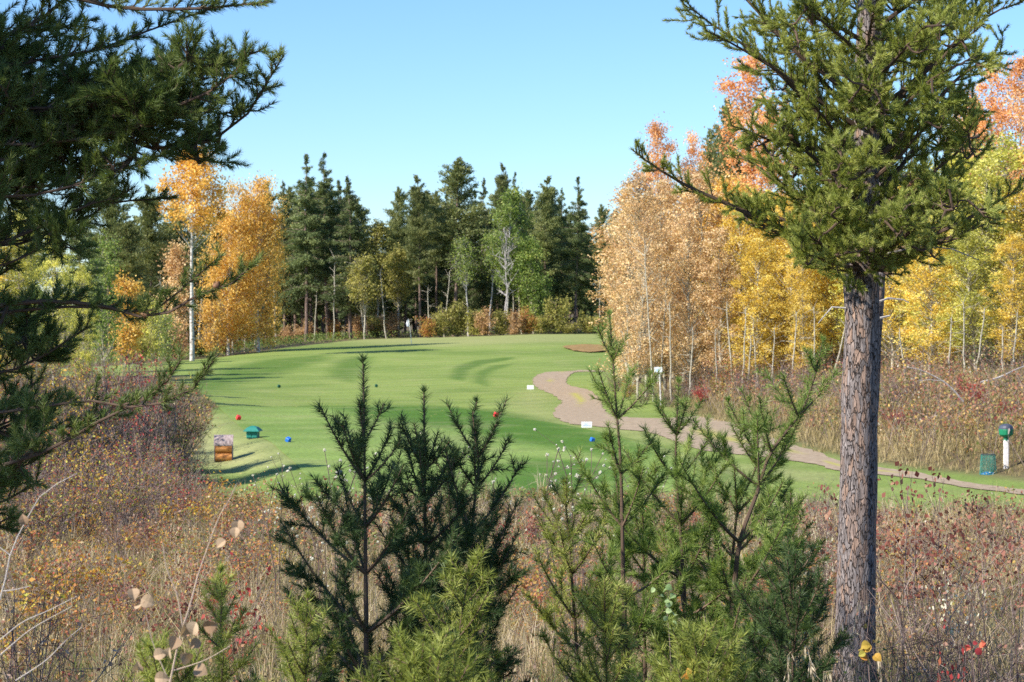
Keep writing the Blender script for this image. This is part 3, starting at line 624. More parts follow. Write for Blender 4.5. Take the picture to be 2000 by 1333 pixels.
# ------------------------------------------------------------------ aspens on the right bank
ASP = [broadleaf(400 + i, 10, r_, cb, n=12500, ls=.092, mat=M_YEL, tr=.075, sig=s_, nc=nc) for i, (r_, cb, s_, nc) in enumerate([(1.5, 1.3, .20, 190), (1.4, 1.0, .18, 180), (1.6, 2.0, .20, 180), (1.4, 1.4, .18, 170)])]
ASPT = [broadleaf(410 + i, 10, r_, cb, n=9000, ls=.078, mat=M_TAN, tr=.075, sig=s_, nc=nc) for i, (r_, cb, s_, nc) in enumerate([(1.45, 1.0, .20, 190), (1.25, 1.5, .20, 170)])]
TALL = [broadleaf(420 + i, 15, 1.5, 8, n=9000, ls=.11, mat=M_ORA, tr=.11, sig=.3, nc=70, shape='top') for i in range(2)]
R_ = [ # column, top row, distance, proto, mat, width, label
    (1222, 395, 92, ASPT[0], None, .9, 'first tan aspen at the left end of the right-hand grove'),
    (1262, 340, 90, ASPT[1], None, .95, 'tan aspen with long pale stem, behind the small white post sign'),
    (1300, 355, 94, ASPT[0], None, .95, 'tan aspen right of the one behind the post sign'),
    (1245, 430, 87, ASPT[1], None, .8, 'lower tan aspen in front at the left end of the grove'),
    (1335, 330, 97, ASPT[1], M_TAN, 1.0, 'tall tan aspen under the left orange crown'),
    (1378, 345, 92, ASP[1], M_TAN, 1.0, 'golden-tan aspen between the tan and the yellow aspens'),
    (1350, 420, 88, ASPT[0], M_TAN, .9, 'tan aspen in front of the two orange crowns'),
    (1415, 350, 94, ASP[0], M_GOLD, 1.0, 'amber aspen left of the bright yellow ones'),
    (1405, 450, 87, ASP[3], M_TAN, .9, 'low tan aspen left of the bright yellow ones'),
    (1452, 400, 90, ASP[2], None, 1.0, 'bright yellow aspen, first of the yellow ones left of the pine'),
    (1500, 380, 92, ASP[0], None, 1.0, 'bright yellow aspen midway between tan trees and the big pine'),
    (1548, 395, 89, ASP[1], None, 1.0, 'bright yellow aspen third from the big pine trunk'),
    (1590, 375, 92, ASP[2], None, 1.0, 'bright yellow aspen second from the big pine trunk'),
    (1635, 385, 90, ASP[3], None, 1.1, 'bright yellow aspen partly behind the left side of the big pine trunk'),
    (1475, 470, 86, ASP[1], M_YEL, 1.1, 'short yellow aspen over the purple undergrowth'),
    (1570, 480, 85, ASP[1], M_YEL, .8, 'short yellow aspen near the big pine trunk'),
    (1690, 370, 88, ASP[0], M_YGRN, 1.1, 'yellow-green aspen hidden behind the big pine trunk'),
    (1745, 355, 84, ASP[2], M_YEL, 1.05, 'yellow aspen just right of the big pine trunk'),
    (1790, 330, 86, ASP[1], M_YGRN, 1.1, 'yellow-green aspen second right of the big pine trunk'),
    (1835, 345, 82, ASP[0], M_YGRN, 1.05, 'yellow-green aspen third right of the big pine trunk'),
    (1880, 305, 85, ASP[3], M_YGRN, 1.25, 'tall yellow-green aspen fourth right of the big pine trunk'),
    (1925, 310, 82, ASP[2], M_YGRN, 1.1, 'yellow-green aspen second from the right edge'),
    (1975, 270, 84, ASP[1], M_YGRN, 1.25, 'tall yellow-green aspen at the right edge'),
    (2030, 290, 82, ASP[0], M_YEL, 1.2, 'yellow aspen cut by the right edge'),
    (1815, 440, 79, ASP[0], M_YEL, 1.2, 'short yellow aspen in front of the yellow-green ones'),
    (1905, 450, 78, ASP[2], M_YGRN, 1.2, 'short yellow aspen above the red shrubs'),
    (1975, 460, 77, ASP[1], M_YEL, 1.2, 'short yellow aspen low at the right edge'),
    (1285, 245, 103, TALL[0], None, .8, 'tall aspen with pinkish orange crown, left one of the two orange crowns'),
    (1362, 268, 104, TALL[1], M_ORA, .7, 'tall aspen with a small pinkish orange crown right of the other orange crown'),
    (1462, 118, 108, TALL[0], M_ORA, 1.1, 'very tall orange aspen against the sky left of the big pine'),
    (1500, 230, 106, TALL[1], M_ORA, 1.1, 'orange aspen filling in below the very tall orange one'),
    (1940, 140, 100, TALL[1], M_ORA, 1.1, 'tall aspen with sparse pink-orange crown at the right edge'),
    (2010, 120, 98, TALL[0], M_ORA, 1.0, 'tall aspen with pink-orange crown cut by the right edge'),
    (1880, 190, 104, TALL[1], M_TAN, .7, 'tall thin tan aspen seen right of the big pine crown'),
]
for c, top, y, pr, mt, wd, lab in R_:
    h0 = 15 if pr in TALL else 10
    tree_at(pr, c, top, y, h0, lab, 'aspens of the right-hand grove', wd * (1.0 if pr in TALL else 1.3), mt)
for i in range(30):
    c = 1230 + i * 27 + RS.uniform(-10, 10); y = RS.uniform(97, 112)
    tree_at(ASP[i % 4], c, 385 + RS.uniform(-25, 60), y, 10, 'aspen half seen in the second rank of the right-hand grove', 'aspens of the second rank', 1.5, M_TAN if c < 1400 else (M_YEL if c < 1720 else M_YGRN))
for c, top, y, k, lab in [(1420, 205, 120, 'P2', 'tall blue-green pine behind the very tall orange aspen'), (1445, 235, 122, 'S2', 'slim spruce right behind the very tall orange aspen'), (1395, 260, 124, 'P1', 'pine between the orange crowns'), (1905, 200, 110, 'P2', 'pine with tufted top at the right behind the yellow-green aspens'), (1620, 250, 118, 'P0', 'pine hidden behind the big pine crown'), (1760, 260, 118, 'S1', 'spruce hidden behind the big pine crown')]:
    tree_at(KP[k], c, top, y, 15.5, lab, 'conifers behind the right-hand grove', .7)
for i, (c, y, top) in enumerate([(1275, 86, 470), (1313, 85, 590), (1290, 88, 540), (1346, 84, 640), (1402, 84, 640), (1432, 85, 590), (1452, 83, 600), (1462, 84, 655), (1478, 85, 620), (1508, 84, 640), (1545, 83, 610), (1590, 82, 600), (1626, 82, 560), (1230, 90, 560), (1850, 76, 620), (1882, 75, 590), (1908, 76, 600), (1955, 75, 640), (1975, 76, 610), (1770, 78, 640)]):
    p = at(c, y); s = (CZ - (top - HZ) / F * y - p[2]) / 7; put(stem, tuple(p), rz(), (.55, .55, s), 'slim pale stem standing clear at the front of the right-hand grove', 'pale stems at the front of the grove', tilt=(RS.normal(0, .03), RS.normal(-.05, .07)), name='aspen')
# trees on the left beyond the thicket
for c, top, y, pr, mt, wd, lab in [(35, 420, 72, ASP[0], M_YGRN, 1.2, 'yellow-green aspen at the left edge behind the boughs'), (105, 455, 76, ASP[2], M_YGRN, 1.1, 'yellow-green aspen second from the left edge'), (165, 520, 82, ASP[1], M_YGRN, .9, 'short yellow-green aspen above the purple thicket'), (-40, 380, 70, ASP[3], M_YEL, 1.2, 'yellow aspen cut by the left edge'), (70, 560, 66, ASP[1], M_GREENF, .8, 'short green poplar behind the hanging boughs')]:
    tree_at(pr, c, top, y, 10, lab, 'aspens beyond the left thicket', wd, mt)
for c, top, y, k, lab in [(60, 330, 105, 'P1', 'pine behind the boughs at the left edge'), (150, 380, 112, 'S0', 'spruce behind the boughs on the left'), (-10, 300, 100, 'S3', 'spruce cut by the left edge')]:
    tree_at(KP[k], c, top, y, 15.5, lab, 'conifers beyond the left thicket', 1.1)
# ------------------------------------------------------------------ near pines
M_NEED = leafmat('pine_needles', [(.11, .145, .028), (.27, .31, .06), (.46, .48, .14)], trans=.3, rough=.5, spec=.35)
M_NEEDD = leafmat('shade_darkened_pine_needles', [(.028, .055, .018), (.065, .11, .034), (.13, .18, .06)], trans=.25, rough=.5, spec=.35)  # darkened so the shade on the dark pines sits in the needle colour
M_NEEDL = leafmat('fresh_pine_needles', [(.09, .145, .03), (.20, .28, .062), (.36, .43, .135)], trans=.36, rough=.5, spec=.35)
M_NEEDM = leafmat('shaded_pine_needles', [(.05, .085, .022), (.12, .17, .04), (.24, .28, .085)], trans=.25, rough=.5, spec=.35)  # the left pine's shade is partly put into this darker needle colour
M_PTWIG = leafmat('pine_twigs', [(.05, .035, .025), (.11, .072, .05), (.21, .145, .10)], trans=0, rough=.85)
M_CONE = paint('pine_cone', (.20, .10, .05), .7, .4, 60)

# flaky bark of the big pine: grey plates over rusty pink furrows
m, nt, N, Lk = newmat('flaky_pine_bark'); M_BARK = m
tc = N.new('ShaderNodeTexCoord'); mp = N.new('ShaderNodeMapping'); mp.inputs['Scale'].default_value = (1, 1, .24); Lk.new(tc.outputs['Object'], mp.inputs[0])
wn = N.new('ShaderNodeTexNoise'); wn.inputs['Scale'].default_value = 22; wn.inputs['Detail'].default_value = 5; Lk.new(mp.outputs[0], wn.inputs[0])
vm = N.new('ShaderNodeVectorMath'); vm.operation = 'SCALE'; vm.inputs['Scale'].default_value = .085; Lk.new(wn.outputs['Color'], vm.inputs[0]); va = N.new('ShaderNodeVectorMath'); Lk.new(mp.outputs[0], va.inputs[0]); Lk.new(vm.outputs[0], va.inputs[1])
vo = N.new('ShaderNodeTexVoronoi'); vo.feature = 'DISTANCE_TO_EDGE'; vo.inputs['Scale'].default_value = 42; Lk.new(va.outputs[0], vo.inputs[0])
vc = N.new('ShaderNodeTexVoronoi'); vc.inputs['Scale'].default_value = 42; Lk.new(va.outputs[0], vc.inputs[0])
n1 = N.new('ShaderNodeTexNoise'); n1.inputs['Scale'].default_value = 60; n1.inputs['Detail'].default_value = 6; Lk.new(va.outputs[0], n1.inputs[0])
big = N.new('ShaderNodeTexNoise'); big.inputs['Scale'].default_value = 9; big.inputs['Detail'].default_value = 4; Lk.new(va.outputs[0], big.inputs[0])
plate = ramp(N, [(.25, .09, .078, .075), (.5, .20, .172, .165), (.75, .36, .315, .30)]); Lk.new(n1.outputs[0], plate.inputs[0])
pink = ramp(N, [(.3, .19, .125, .095), (.7, .40, .28, .215)]); Lk.new(n1.outputs[0], pink.inputs[0])
sel = N.new('ShaderNodeMath'); sel.operation = 'ADD'; sx = N.new('ShaderNodeSeparateColor'); Lk.new(vc.outputs['Color'], sx.inputs[0]); Lk.new(sx.outputs[0], sel.inputs[0]); Lk.new(big.outputs[0], sel.inputs[1])
sr_ = ramp(N, [(.50, 0, 0, 0), (.70, 1, 1, 1)]); hf = N.new('ShaderNodeMath'); hf.operation = 'MULTIPLY'; hf.inputs[1].default_value = .5; Lk.new(sel.outputs[0], hf.inputs[0]); Lk.new(hf.outputs[0], sr_.inputs[0])
mx = N.new('ShaderNodeMix'); mx.data_type = 'RGBA'; Lk.new(sr_.outputs[0], mx.inputs[0]); Lk.new(plate.outputs[0], mx.inputs[6]); Lk.new(pink.outputs[0], mx.inputs[7])
cr_ = ramp(N, [(0, .0, .0, .0), (.07, 1, 1, 1)]); Lk.new(vo.outputs['Distance'], cr_.inputs[0])
m2 = N.new('ShaderNodeMix'); m2.data_type = 'RGBA'; Lk.new(cr_.outputs[0], m2.inputs[0]); m2.inputs[6].default_value = (.045, .034, .03, 1); Lk.new(mx.outputs[2], m2.inputs[7])
p = N.new('ShaderNodeBsdfPrincipled'); p.inputs['Roughness'].default_value = .92; p.inputs['Specular IOR Level'].default_value = .15; Lk.new(m2.outputs[2], p.inputs['Base Color'])
hm = N.new('ShaderNodeMath'); hm.operation = 'MULTIPLY_ADD'; hm.inputs[1].default_value = .35; Lk.new(n1.outputs[0], hm.inputs[0]); Lk.new(cr_.outputs[0], hm.inputs[2])
b = N.new('ShaderNodeBump'); b.inputs['Strength'].default_value = 1; b.inputs['Distance'].default_value = .022; Lk.new(hm.outputs[0], b.inputs['Height']); Lk.new(b.outputs[0], p.inputs['Normal'])
out = N.new('ShaderNodeOutputMaterial'); Lk.new(p.outputs[0], out.inputs[0])

def smooth_line(P, n):
    P = np.asarray(P, float); t = np.concatenate([[0], np.cumsum(np.linalg.norm(np.diff(P, axis=0), axis=1))]); t /= t[-1]
    q = np.linspace(0, 1, n); out = np.zeros((n, 3)); m = np.zeros_like(P)
    m[1:-1] = (P[2:] - P[:-2]) / (t[2:] - t[:-2])[:, None]; m[0] = (P[1] - P[0]) / (t[1] - t[0]); m[-1] = (P[-1] - P[-2]) / (t[-1] - t[-2])
    i = np.clip(np.searchsorted(t, q, side='right') - 1, 0, len(P) - 2); h = (t[i + 1] - t[i])[:, None]; u = ((q - t[i]) / (t[i + 1] - t[i]))[:, None]
    return (2*u**3-3*u**2+1)*P[i] + (u**3-2*u**2+u)*h*m[i] + (-2*u**3+3*u**2)*P[i+1] + (u**3-u**2)*h*m[i+1]

def cone_mesh(mb, p, d, L=.045, r=.02, rs=None):
    P = np.array([p + d * L * t for t in (0, .15, .4, .7, 1)]); mb.tube(P, np.array([.35, .9, 1, .7, .15]) * r, 7, wob=.2, rs=rs)

LIMBS = {}
def pine_limb(parent, pts, r0, rs, sub_len=.42, sub_every=.07, start=.12, nl=.04, nw=.0024, per_m=620, mat=None, dens=1.0, cones=0, plane=.6, up=.35, twigs=3.2, tint=.5):
    """one limb: wood as a part, its needles and cones as sub-parts"""
    P = smooth_line(pts, 14); P += np.cumsum(rs.normal(0, .010, P.shape), axis=0) * np.linspace(0, 1, 14)[:, None]
    LIMBS.setdefault(parent.name, []).append(P[3:]); L = np.linalg.norm(np.diff(P, axis=0), axis=1).sum(); wood = MB(); nd = MB()
    wood.tube(P, np.linspace(r0, .004, 14), 6, tint=rs.uniform(.1, .6), wob=.1, rs=rs)
    n = max(4, int(L * (1 - start) / sub_every * dens)); t = start + (1 - start) * (np.arange(n) + rs.rand(n) * .8) / n; t = np.clip(t, 0, .985)
    O = along(P, t); T = unit(along(P, np.clip(t + .04, 0, 1)) - along(P, np.clip(t - .04, 0, .96)))
    S = rs.normal(size=(n, 3)) * [1, plane, .55] + [0, 0, up]; S = unit(S - T * (S * T).sum(1)[:, None])
    ang = np.radians(rs.uniform(28, 62, n)); D = unit(T * np.cos(ang)[:, None] + S * np.sin(ang)[:, None])
    Ls = sub_len * (1.08 - .72 * t**1.5) * rs.uniform(.45, 1.15, n) * np.clip(.35 + L, .5, 1)
    D2 = unit(D + [0, 0, up * .8]); M_ = O + D * Ls[:, None] * .5; E = M_ + D2 * Ls[:, None] * .5
    wood.segs(O, M_, .0055, .004, 4, rs.uniform(.2, .8, n)); wood.segs(M_, E, .004, .0022, 3, rs.uniform(.2, .9, n))
    tn = np.clip(tint + rs.normal(0, .12, n), .05, .95)
    nd.needles(M_, E - M_, Ls * .5, per_m, nl, nw, rs, tn, up=.3); nd.needles(O + D * Ls[:, None] * .18, D, Ls * .34, per_m * .8, nl, nw, rs, tn - .1)
    k = np.maximum(1, (Ls / .12 * twigs / 3).astype(int) + 1); j = np.repeat(np.arange(n), k); q = len(j); u = rs.uniform(.25, 1, q)[:, None]
    O2 = np.where(u < .5, O[j] + D[j] * Ls[j][:, None] * u, M_[j] + D2[j] * Ls[j][:, None] * (u - .5))
    S2 = rs.normal(size=(q, 3)) + [0, 0, up * 1.6]; S2 = unit(S2); d2 = unit(D2[j] * .95 + S2 * .8); l2 = rs.uniform(.05, .13, q) * (nl / .04)**.5 * (sub_len / .42)**.5
    wood.segs(O2, O2 + d2 * l2[:, None], .0025, .0016, 3, rs.uniform(.3, 1, q)); nd.needles(O2 + d2 * .01, d2, l2, per_m * 1.15, nl, nw, rs, np.clip(tn[j] + rs.normal(.05, .08, q), 0, 1))
    e = P[-3:]; nd.needles(e[:-1], np.diff(e, axis=0), np.linalg.norm(np.diff(e, axis=0), axis=1), per_m, nl, nw, rs, tint)
    o = wood.build('limb', M_PTWIG, parent, smooth=False); nd.build('needles', mat or M_NEED, o)
    for _ in range(cones):
        c = MB(); i = rs.randint(n); dd = unit(rs.normal(size=3) + [0, 0, -.4]); cone_mesh(c, O[i], dd, rs=rs); c.build('cone', M_CONE, o, smooth=True)
    return o

def puff(parent, c, r, y, rs, **kw):
    """a bushy side branch: starts on the nearest limb already there and ends at the place given"""
    E = W(c, r, y); A = np.concatenate(LIMBS[parent.name]); d = np.linalg.norm((A - E) * [1, .8, 1], axis=1) + .25 * np.maximum(0, A[:, 2] - E[2]) + np.where(d0(A, E) < .18, 1, 0)
    S = A[np.argmin(d)]; mid = (S + E) / 2 - np.array([0, 0, .06]) + rs.normal(0, .03, 3); pine_limb(parent, [S, mid, E], .010, rs, **kw)
def d0(A, E): return np.linalg.norm(A - E, axis=1)

# ---- the big pine on the right
Y0 = 15.6; rs = np.random.RandomState(11)
big_pine = empty('pine_tree', (0, 0, 0), 'big rough-barked pine standing alone in front, pinkish grey flaky trunk', 'tree')
base = at(1672, Y0); tk = [(1668, 1345, 44), (1669, 1300, 41), (1672, 1150, 37.5), (1677, 900, 36), (1679, 760, 34.5), (1684, 640, 33.5), (1682, 560, 34), (1684, 520, 32), (1690, 300, 27), (1695, 100, 23), (1698, -150, 17), (1700, -420, 8)]
P = np.array([W(c, r, Y0) for c, r, q in tk]); P[0][2] = min(P[0][2], base[2] - .1); R = np.array([q for *_, q in tk]) / F * Y0
nS, nR = 56, 260; PS = smooth_line(P, nR); zz = np.linspace(0, 1, nR); tq = np.concatenate([[0], np.cumsum(np.linalg.norm(np.diff(P, axis=0), axis=1))]); tq /= tq[-1]; RR = np.interp(zz, tq, R)
mb = MB(); mb.tube(PS, RR, nS)
V = mb.v[0]; a = np.tile(np.arange(nS) / nS, nR); zc = np.repeat(PS[:, 2], nS); ctr = np.repeat(PS, nS, axis=0)
def ring_noise(sa, sz, seed): return vnoise(np.cos(a * 2 * pi) * sa + 50, zc * sz + np.sin(a * 2 * pi) * sa * .6, seed) * .5 + vnoise(np.sin(a * 2 * pi) * sa + 9, zc * sz + np.cos(a * 2 * pi) * sa * .6, seed + 1) * .5
h = (np.clip(ring_noise(7, 5, 3), .3, .7) - .5) * .085 + (ring_noise(15, 17, 7) - .5) * .05
V[:] = ctr + (V - ctr) * (1 + h[:, None] * 1.15); mb.build('trunk', M_BARK, big_pine, smooth=True)
def ptr(r): # a place on the trunk axis at photo row r
    z = CZ - (r - HZ) / F * Y0; i = np.argmin(np.abs(PS[:, 2] - z)); return PS[i]
def L_(tip, att, y=Y0, mid=None, **kw):
    A = ptr(att); E = W(tip[0], tip[1], y); pts = [A]
    if mid is None: mid = [((1690 + tip[0]) / 2 + (0), (att * .42 + tip[1] * .58) + abs(tip[0] - 1690) * .10)]
    for k, q in enumerate(mid): pts.append(W(q[0], q[1], Y0 + (y - Y0) * (k + 1) / (len(mid) + 1)))
    pts.append(E); dx = abs(tip[0] - 1690) / 267; pine_limb(big_pine, pts, .014 + .009 * dx, rs, **kw)
K = dict(nl=.038, nw=.0046, per_m=900, sub_every=.05, sub_len=.40, mat=M_NEED)
L_((1240, 290), 515, 15.3, [(1600, 478), (1500, 432), (1400, 392), (1310, 345)], cones=1, **{**K, 'sub_len': .27})
L_((1440, 300), 430, 15.9, [(1600, 400), (1500, 345)], **K); L_((1400, 400), 520, 15.5, [(1620, 490), (1500, 455)], **{**K, 'sub_len': .3})
L_((1330, 2), 330, 15.5, [(1600, 225), (1500, 120), (1400, 50)], **K); L_((1350, -60), 250, 15.9, [(1560, 110), (1440, -10)], **K)
L_((1432, 232), 330, 15.1, [(1600, 290), (1500, 262)], **{**K, 'sub_len': .25}); L_((1385, 72), 260, 15.2, [(1570, 180), (1470, 110)], **{**K, 'sub_len': .25})
L_((1992, 345), 520, 15.4, [(1780, 478), (1880, 425)], **{**K, 'sub_len': .24}); L_((1935, 415), 535, 15.8, [(1760, 500), (1850, 462)], **{**K, 'sub_len': .26})
L_((1912, 272), 430, 15.2, [(1790, 370), (1860, 305)], **K); L_((1995, 95), 330, 15.7, [(1790, 240), (1900, 140)], **K); L_((2010, 15), 260, 15.3, [(1800, 150), (1920, 60)], **K)
L_((1900, 200), 400, 16.3, [(1780, 310)], **K); L_((1950, -50), 180, 15.9, [(1800, 60)], **K); L_((2040, -90), 150, 15.6, **K); L_((1760, 545), 520, 15.0, [(1720, 530)], **{**K, 'sub_len': .2}); L_((1650, 555), 530, 14.9, [(1668, 545)], **{**K, 'sub_len': .15})
fill = [(1500, 410), (1560, 440), (1620, 470), (1570, 360), (1500, 350), (1640, 420), (1560, 300), (1620, 330), (1600, 250), (1550, 190), (1500, 130), (1470, 40), (1560, 90), (1630, 180), (1640, 100), (1580, 10), (1660, 250), (1700, 180), (1740, 100), (1800, 60), (1850, 20), (1720, 20), (1780, 180), (1850, 130), (1760, 260), (1830, 240), (1880, 330), (1800, 330), (1740, 360), (1720, 430), (1790, 420), (1850, 390), (1660, 480), (1740, 480), (1640, -30), (1500, -60), (1780, -60), (1880, -80), (1690, 330), (1610, 400), (1700, 90), (1560, 490), (1800, 480), (1620, 515), (1740, 520), (1480, 220), (1520, 270), (1920, 60), (1880, 180)]
for i, (c, r) in enumerate(fill):
    y = Y0 + (-1) ** i * rs.uniform(.25, 1.25); dx = abs(c - 1690); L_((c, r), min(525, r + 60 + dx * .45), y, cones=1 if i % 9 == 0 else 0, **{**K, 'sub_len': rs.uniform(.28, .4), 'start': .25, 'tint': rs.uniform(.4, .62)})
for i in range(96):
    c = rs.uniform(1440, 1960); r = rs.uniform(-20, 500); hw = np.interp(r, [-20, 100, 200, 260, 330, 420, 500, 540], [330, 290, 215, 225, 250, 260, 150, 60])
    if abs(c - 1692) > hw: c = 1692 + (c - 1692) * rs.uniform(.4, .8)
    puff(big_pine, c, r, Y0 + rs.uniform(-1.2, .7), rs, **{**K, 'sub_len': rs.uniform(.26, .34), 'start': .4, 'sub_every': .028, 'tint': rs.uniform(.4, .8), 'twigs': 6})
for i in range(20):   # tufts on the near side, over the trunk
    puff(big_pine, rs.uniform(1650, 1740), rs.uniform(20, 500), Y0 - rs.uniform(.5, 1.1), rs, **{**K, 'sub_len': rs.uniform(.26, .34), 'start': .3, 'sub_every': .03, 'tint': rs.uniform(.4, .8), 'twigs': 6})
for i in range(26):   # crown above the frame: shades what is below it
    r = -100 - i * 12; a_ = rs.uniform(0, 2 * pi); l = 1.6 - i * .045; A = ptr(r + 60)
    pine_limb(big_pine, [A, A + np.array([cos(a_) * l * .5, sin(a_) * l * .5, .15]), A + np.array([cos(a_) * l, sin(a_) * l, .55])], .02, rs, nl=.05, nw=.006, per_m=160, sub_len=.45)
# dead snags on the bare trunk
sn = MB(); A = ptr(600) - [.12, .05, 0]
for pts, r in [([(1652, 602), (1625, 600), (1606, 622), (1598, 632)], .009)]:
    sn.tube(np.array([W(c, q, Y0 - .05) for c, q in pts]), np.linspace(r, .003, len(pts)), 5)
sn.build('dead_branch', M_GREYB, big_pine); sn = MB()
for pts, r in [([(1715, 500), (1800, 480), (1860, 487), (1912, 508)], .008)]:
    sn.tube(np.array([W(c, q, Y0 - .1) for c, q in pts]), np.linspace(r, .003, len(pts)), 5)
sn.build('dead_branch', M_GREYB, big_pine)

# a thinner pine standing close behind the big trunk
rs = np.random.RandomState(15); Y1 = 19.5; sp = empty('pine_tree', (0, 0, 0), 'thin dark pine trunk close behind the right side of the big pine trunk', 'tree')
PT = np.array([W(c, r, Y1) for c, r in [(1682, 1260), (1688, 1000), (1703, 760), (1711, 620), (1719, 520), (1726, 380), (1722, 200), (1716, 0), (1712, -200)]]); PT[0][2] = zt1(PT[0][0], Y1) - .1
m_ = MB(); m_.tube(smooth_line(PT, 60), np.linspace(.085, .03, 60), 12, wob=.09, rs=rs); m_.build('trunk', M_BARK, sp, smooth=True)
for tip, att in [((1800, 300), 420), ((1640, 280), 400), ((1830, 180), 300), ((1650, 120), 250), ((1780, 60), 160), ((1690, -60), 80), ((1850, 420), 500), ((1760, 380), 480)]:
    z = CZ - (att - HZ) / F * Y1; A = PT[np.argmin(np.abs(PT[:, 2] - z))]; pine_limb(sp, [A, (A + W(*tip, Y1 + .4)) / 2 - [0, 0, .05], W(*tip, Y1 + rs.uniform(-.8, .8))], .02, rs, nl=.036, nw=.0034, per_m=430, sub_len=.4, mat=M_NEEDD)
m_ = MB(); m_.tube(np.array([W(c, q, Y1 - .1) for c, q in [(1716, 590), (1735, 583), (1765, 586), (1775, 592)]]), [.012, .01, .007, .004], 5); m_.build('dead_branch', M_GREYB, sp); m_ = MB(); m_.tube(np.array([W(c, q, Y1 - .1) for c, q in [(1718, 622), (1738, 617)]]), [.012, .008], 5); m_.build('dead_branch', M_GREYB, sp)

# ---- the dark pine leaning in from the left edge
YL = 11.3; rs = np.random.RandomState(21); lp = empty('pine_tree', (0, 0, 0), 'dark overhanging pine whose boughs reach in from the left edge', 'tree')
xb_ = (-230 - CX) / F * YL; PT = np.array([[xb_, YL, zt1(xb_, YL) - .1], [xb_ + .02, YL, 3], [xb_ + .05, YL, 5], [xb_, YL + .05, 7], [xb_, YL, 9.5]])
m_ = MB(); m_.tube(smooth_line(PT, 40), np.linspace(.13, .03, 40), 16, wob=.06, rs=rs); m_.build('trunk', M_BARK, lp, smooth=True)
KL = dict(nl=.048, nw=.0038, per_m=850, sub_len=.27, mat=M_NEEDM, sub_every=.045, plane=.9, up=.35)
def LL(pts, y=YL, y2=None, r0=.018, **kw):
    if y < 9.95: y += 1.7; y2 = None if y2 is None else y2 + 1.7
    q = np.linspace(y, y if y2 is None else y2, len(pts) + 1); A = np.array([xb_, YL, CZ - (pts[0][1] + 40 - HZ) / F * YL])
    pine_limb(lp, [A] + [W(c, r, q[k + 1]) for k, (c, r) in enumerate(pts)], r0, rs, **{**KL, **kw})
LL([(-120, 60), (0, 75), (90, 30), (150, -20), (240, -60)], 9.4, r0=.024); LL([(0, -60), (150, 0), (260, 22), (400, 16), (520, 6)], 9.3, r0=.022, sub_len=.15, up=.15)
LL([(0, 240), (150, 200), (300, 208), (370, 190), (440, 150), (475, 115), (510, 75)], 9.3, 9.0, r0=.022); LL([(0, 300), (180, 262), (259, 273), (305, 288), (413, 270), (478, 210), (500, 172), (545, 104)], 9.7, 9.2, r0=.02, sub_len=.2, cones=2)
LL([(0, 330), (200, 250), (330, 215), (440, 234), (500, 216)], 9.9, 9.8, sub_len=.16, r0=.014); LL([(-100, 470), (0, 416), (45, 336), (130, 300), (230, 330)], 9.8, r0=.024)
LL([(0, 600), (120, 590), (250, 612), (300, 628), (370, 590), (430, 575), (500, 530)], 9.3, 9.0, r0=.016, sub_len=.13, start=.25, cones=2); LL([(150, 600), (300, 610), (360, 575), (400, 530), (438, 500)], 9.3, 9.0, r0=.010, sub_len=.10, start=.6)
LL([(0, 910), (60, 900), (150, 858), (250, 803), (330, 793), (385, 770), (424, 715)], 9.0, 8.7, r0=.014, sub_len=.12, start=.25); LL([(60, 800), (180, 790), (270, 800), (330, 760), (360, 708)], 9.2, 8.8, r0=.010, sub_len=.10, start=.3)
LL([(0, 480), (90, 450), (180, 408), (235, 400), (272, 372)], 9.2, r0=.015, sub_len=.16); LL([(0, 440), (150, 395), (250, 380), (310, 372), (337, 366)], 9.6, r0=.012, sub_len=.09)
for i, (c, r) in enumerate([(395, 50), (440, 120), (330, 110), (240, 80), (140, 110), (60, 150), (450, 220), (380, 180), (200, 160), (300, 150), (270, 240), (150, 260), (60, 250), (100, 200), (230, 200), (330, 290), (250, 330), (120, 330), (40, 350), (200, 420), (120, 480), (40, 520), (60, 600), (190, 640), (40, 700), (130, 740), (60, 800), (200, 810), (100, 880), (30, 870), (60, 960), (130, 430), (160, 560), (80, 100), (20, 60), (180, 40), (420, 170), (350, 230), (290, 180), (30, 640), (10, 910), (90, 740)]):
    y = YL + rs.uniform(-.55, .55); a0 = r + rs.uniform(10, 110) * (1 if r < 760 else .5); LL([(-120, a0), (-120 + (c + 120) * .5, (a0 + r) / 2 + 25), (c, r)], y, r0=.012, sub_len=rs.uniform(.15, .26), start=.35, tint=rs.uniform(.35, .6))
for i in range(74):
    r = rs.uniform(20, 1000) if i % 2 else rs.uniform(60, 330); cm = np.interp(r, [0, 60, 100, 200, 290, 330, 420, 470, 560, 600, 690, 740, 800, 880, 920, 1000], [200, 380, 470, 500, 420, 270, 200, 190, 150, 150, 120, 110, 130, 150, 110, 80])
    c = rs.uniform(-60, cm * .92); puff(lp, c, r, YL + rs.uniform(-.7, .5), rs, **{**KL, 'sub_len': rs.uniform(.22, .34), 'start': .05, 'sub_every': .03, 'tint': rs.uniform(.3, .6), 'twigs': 4})
for i in range(14):     # upper crown, above the frame
    z = 5.6 + i * .07; a_ = rs.uniform(0, 2 * pi); l = 1.2 - i * .03; A = np.array([xb_, YL, z])
    pine_limb(lp, [A, A + np.array([cos(a_) * l * .5, sin(a_) * l * .5, .1]), A + np.array([cos(a_) * l, sin(a_) * l, .5])], .02, rs, nl=.06, nw=.008, per_m=150, sub_len=.5)

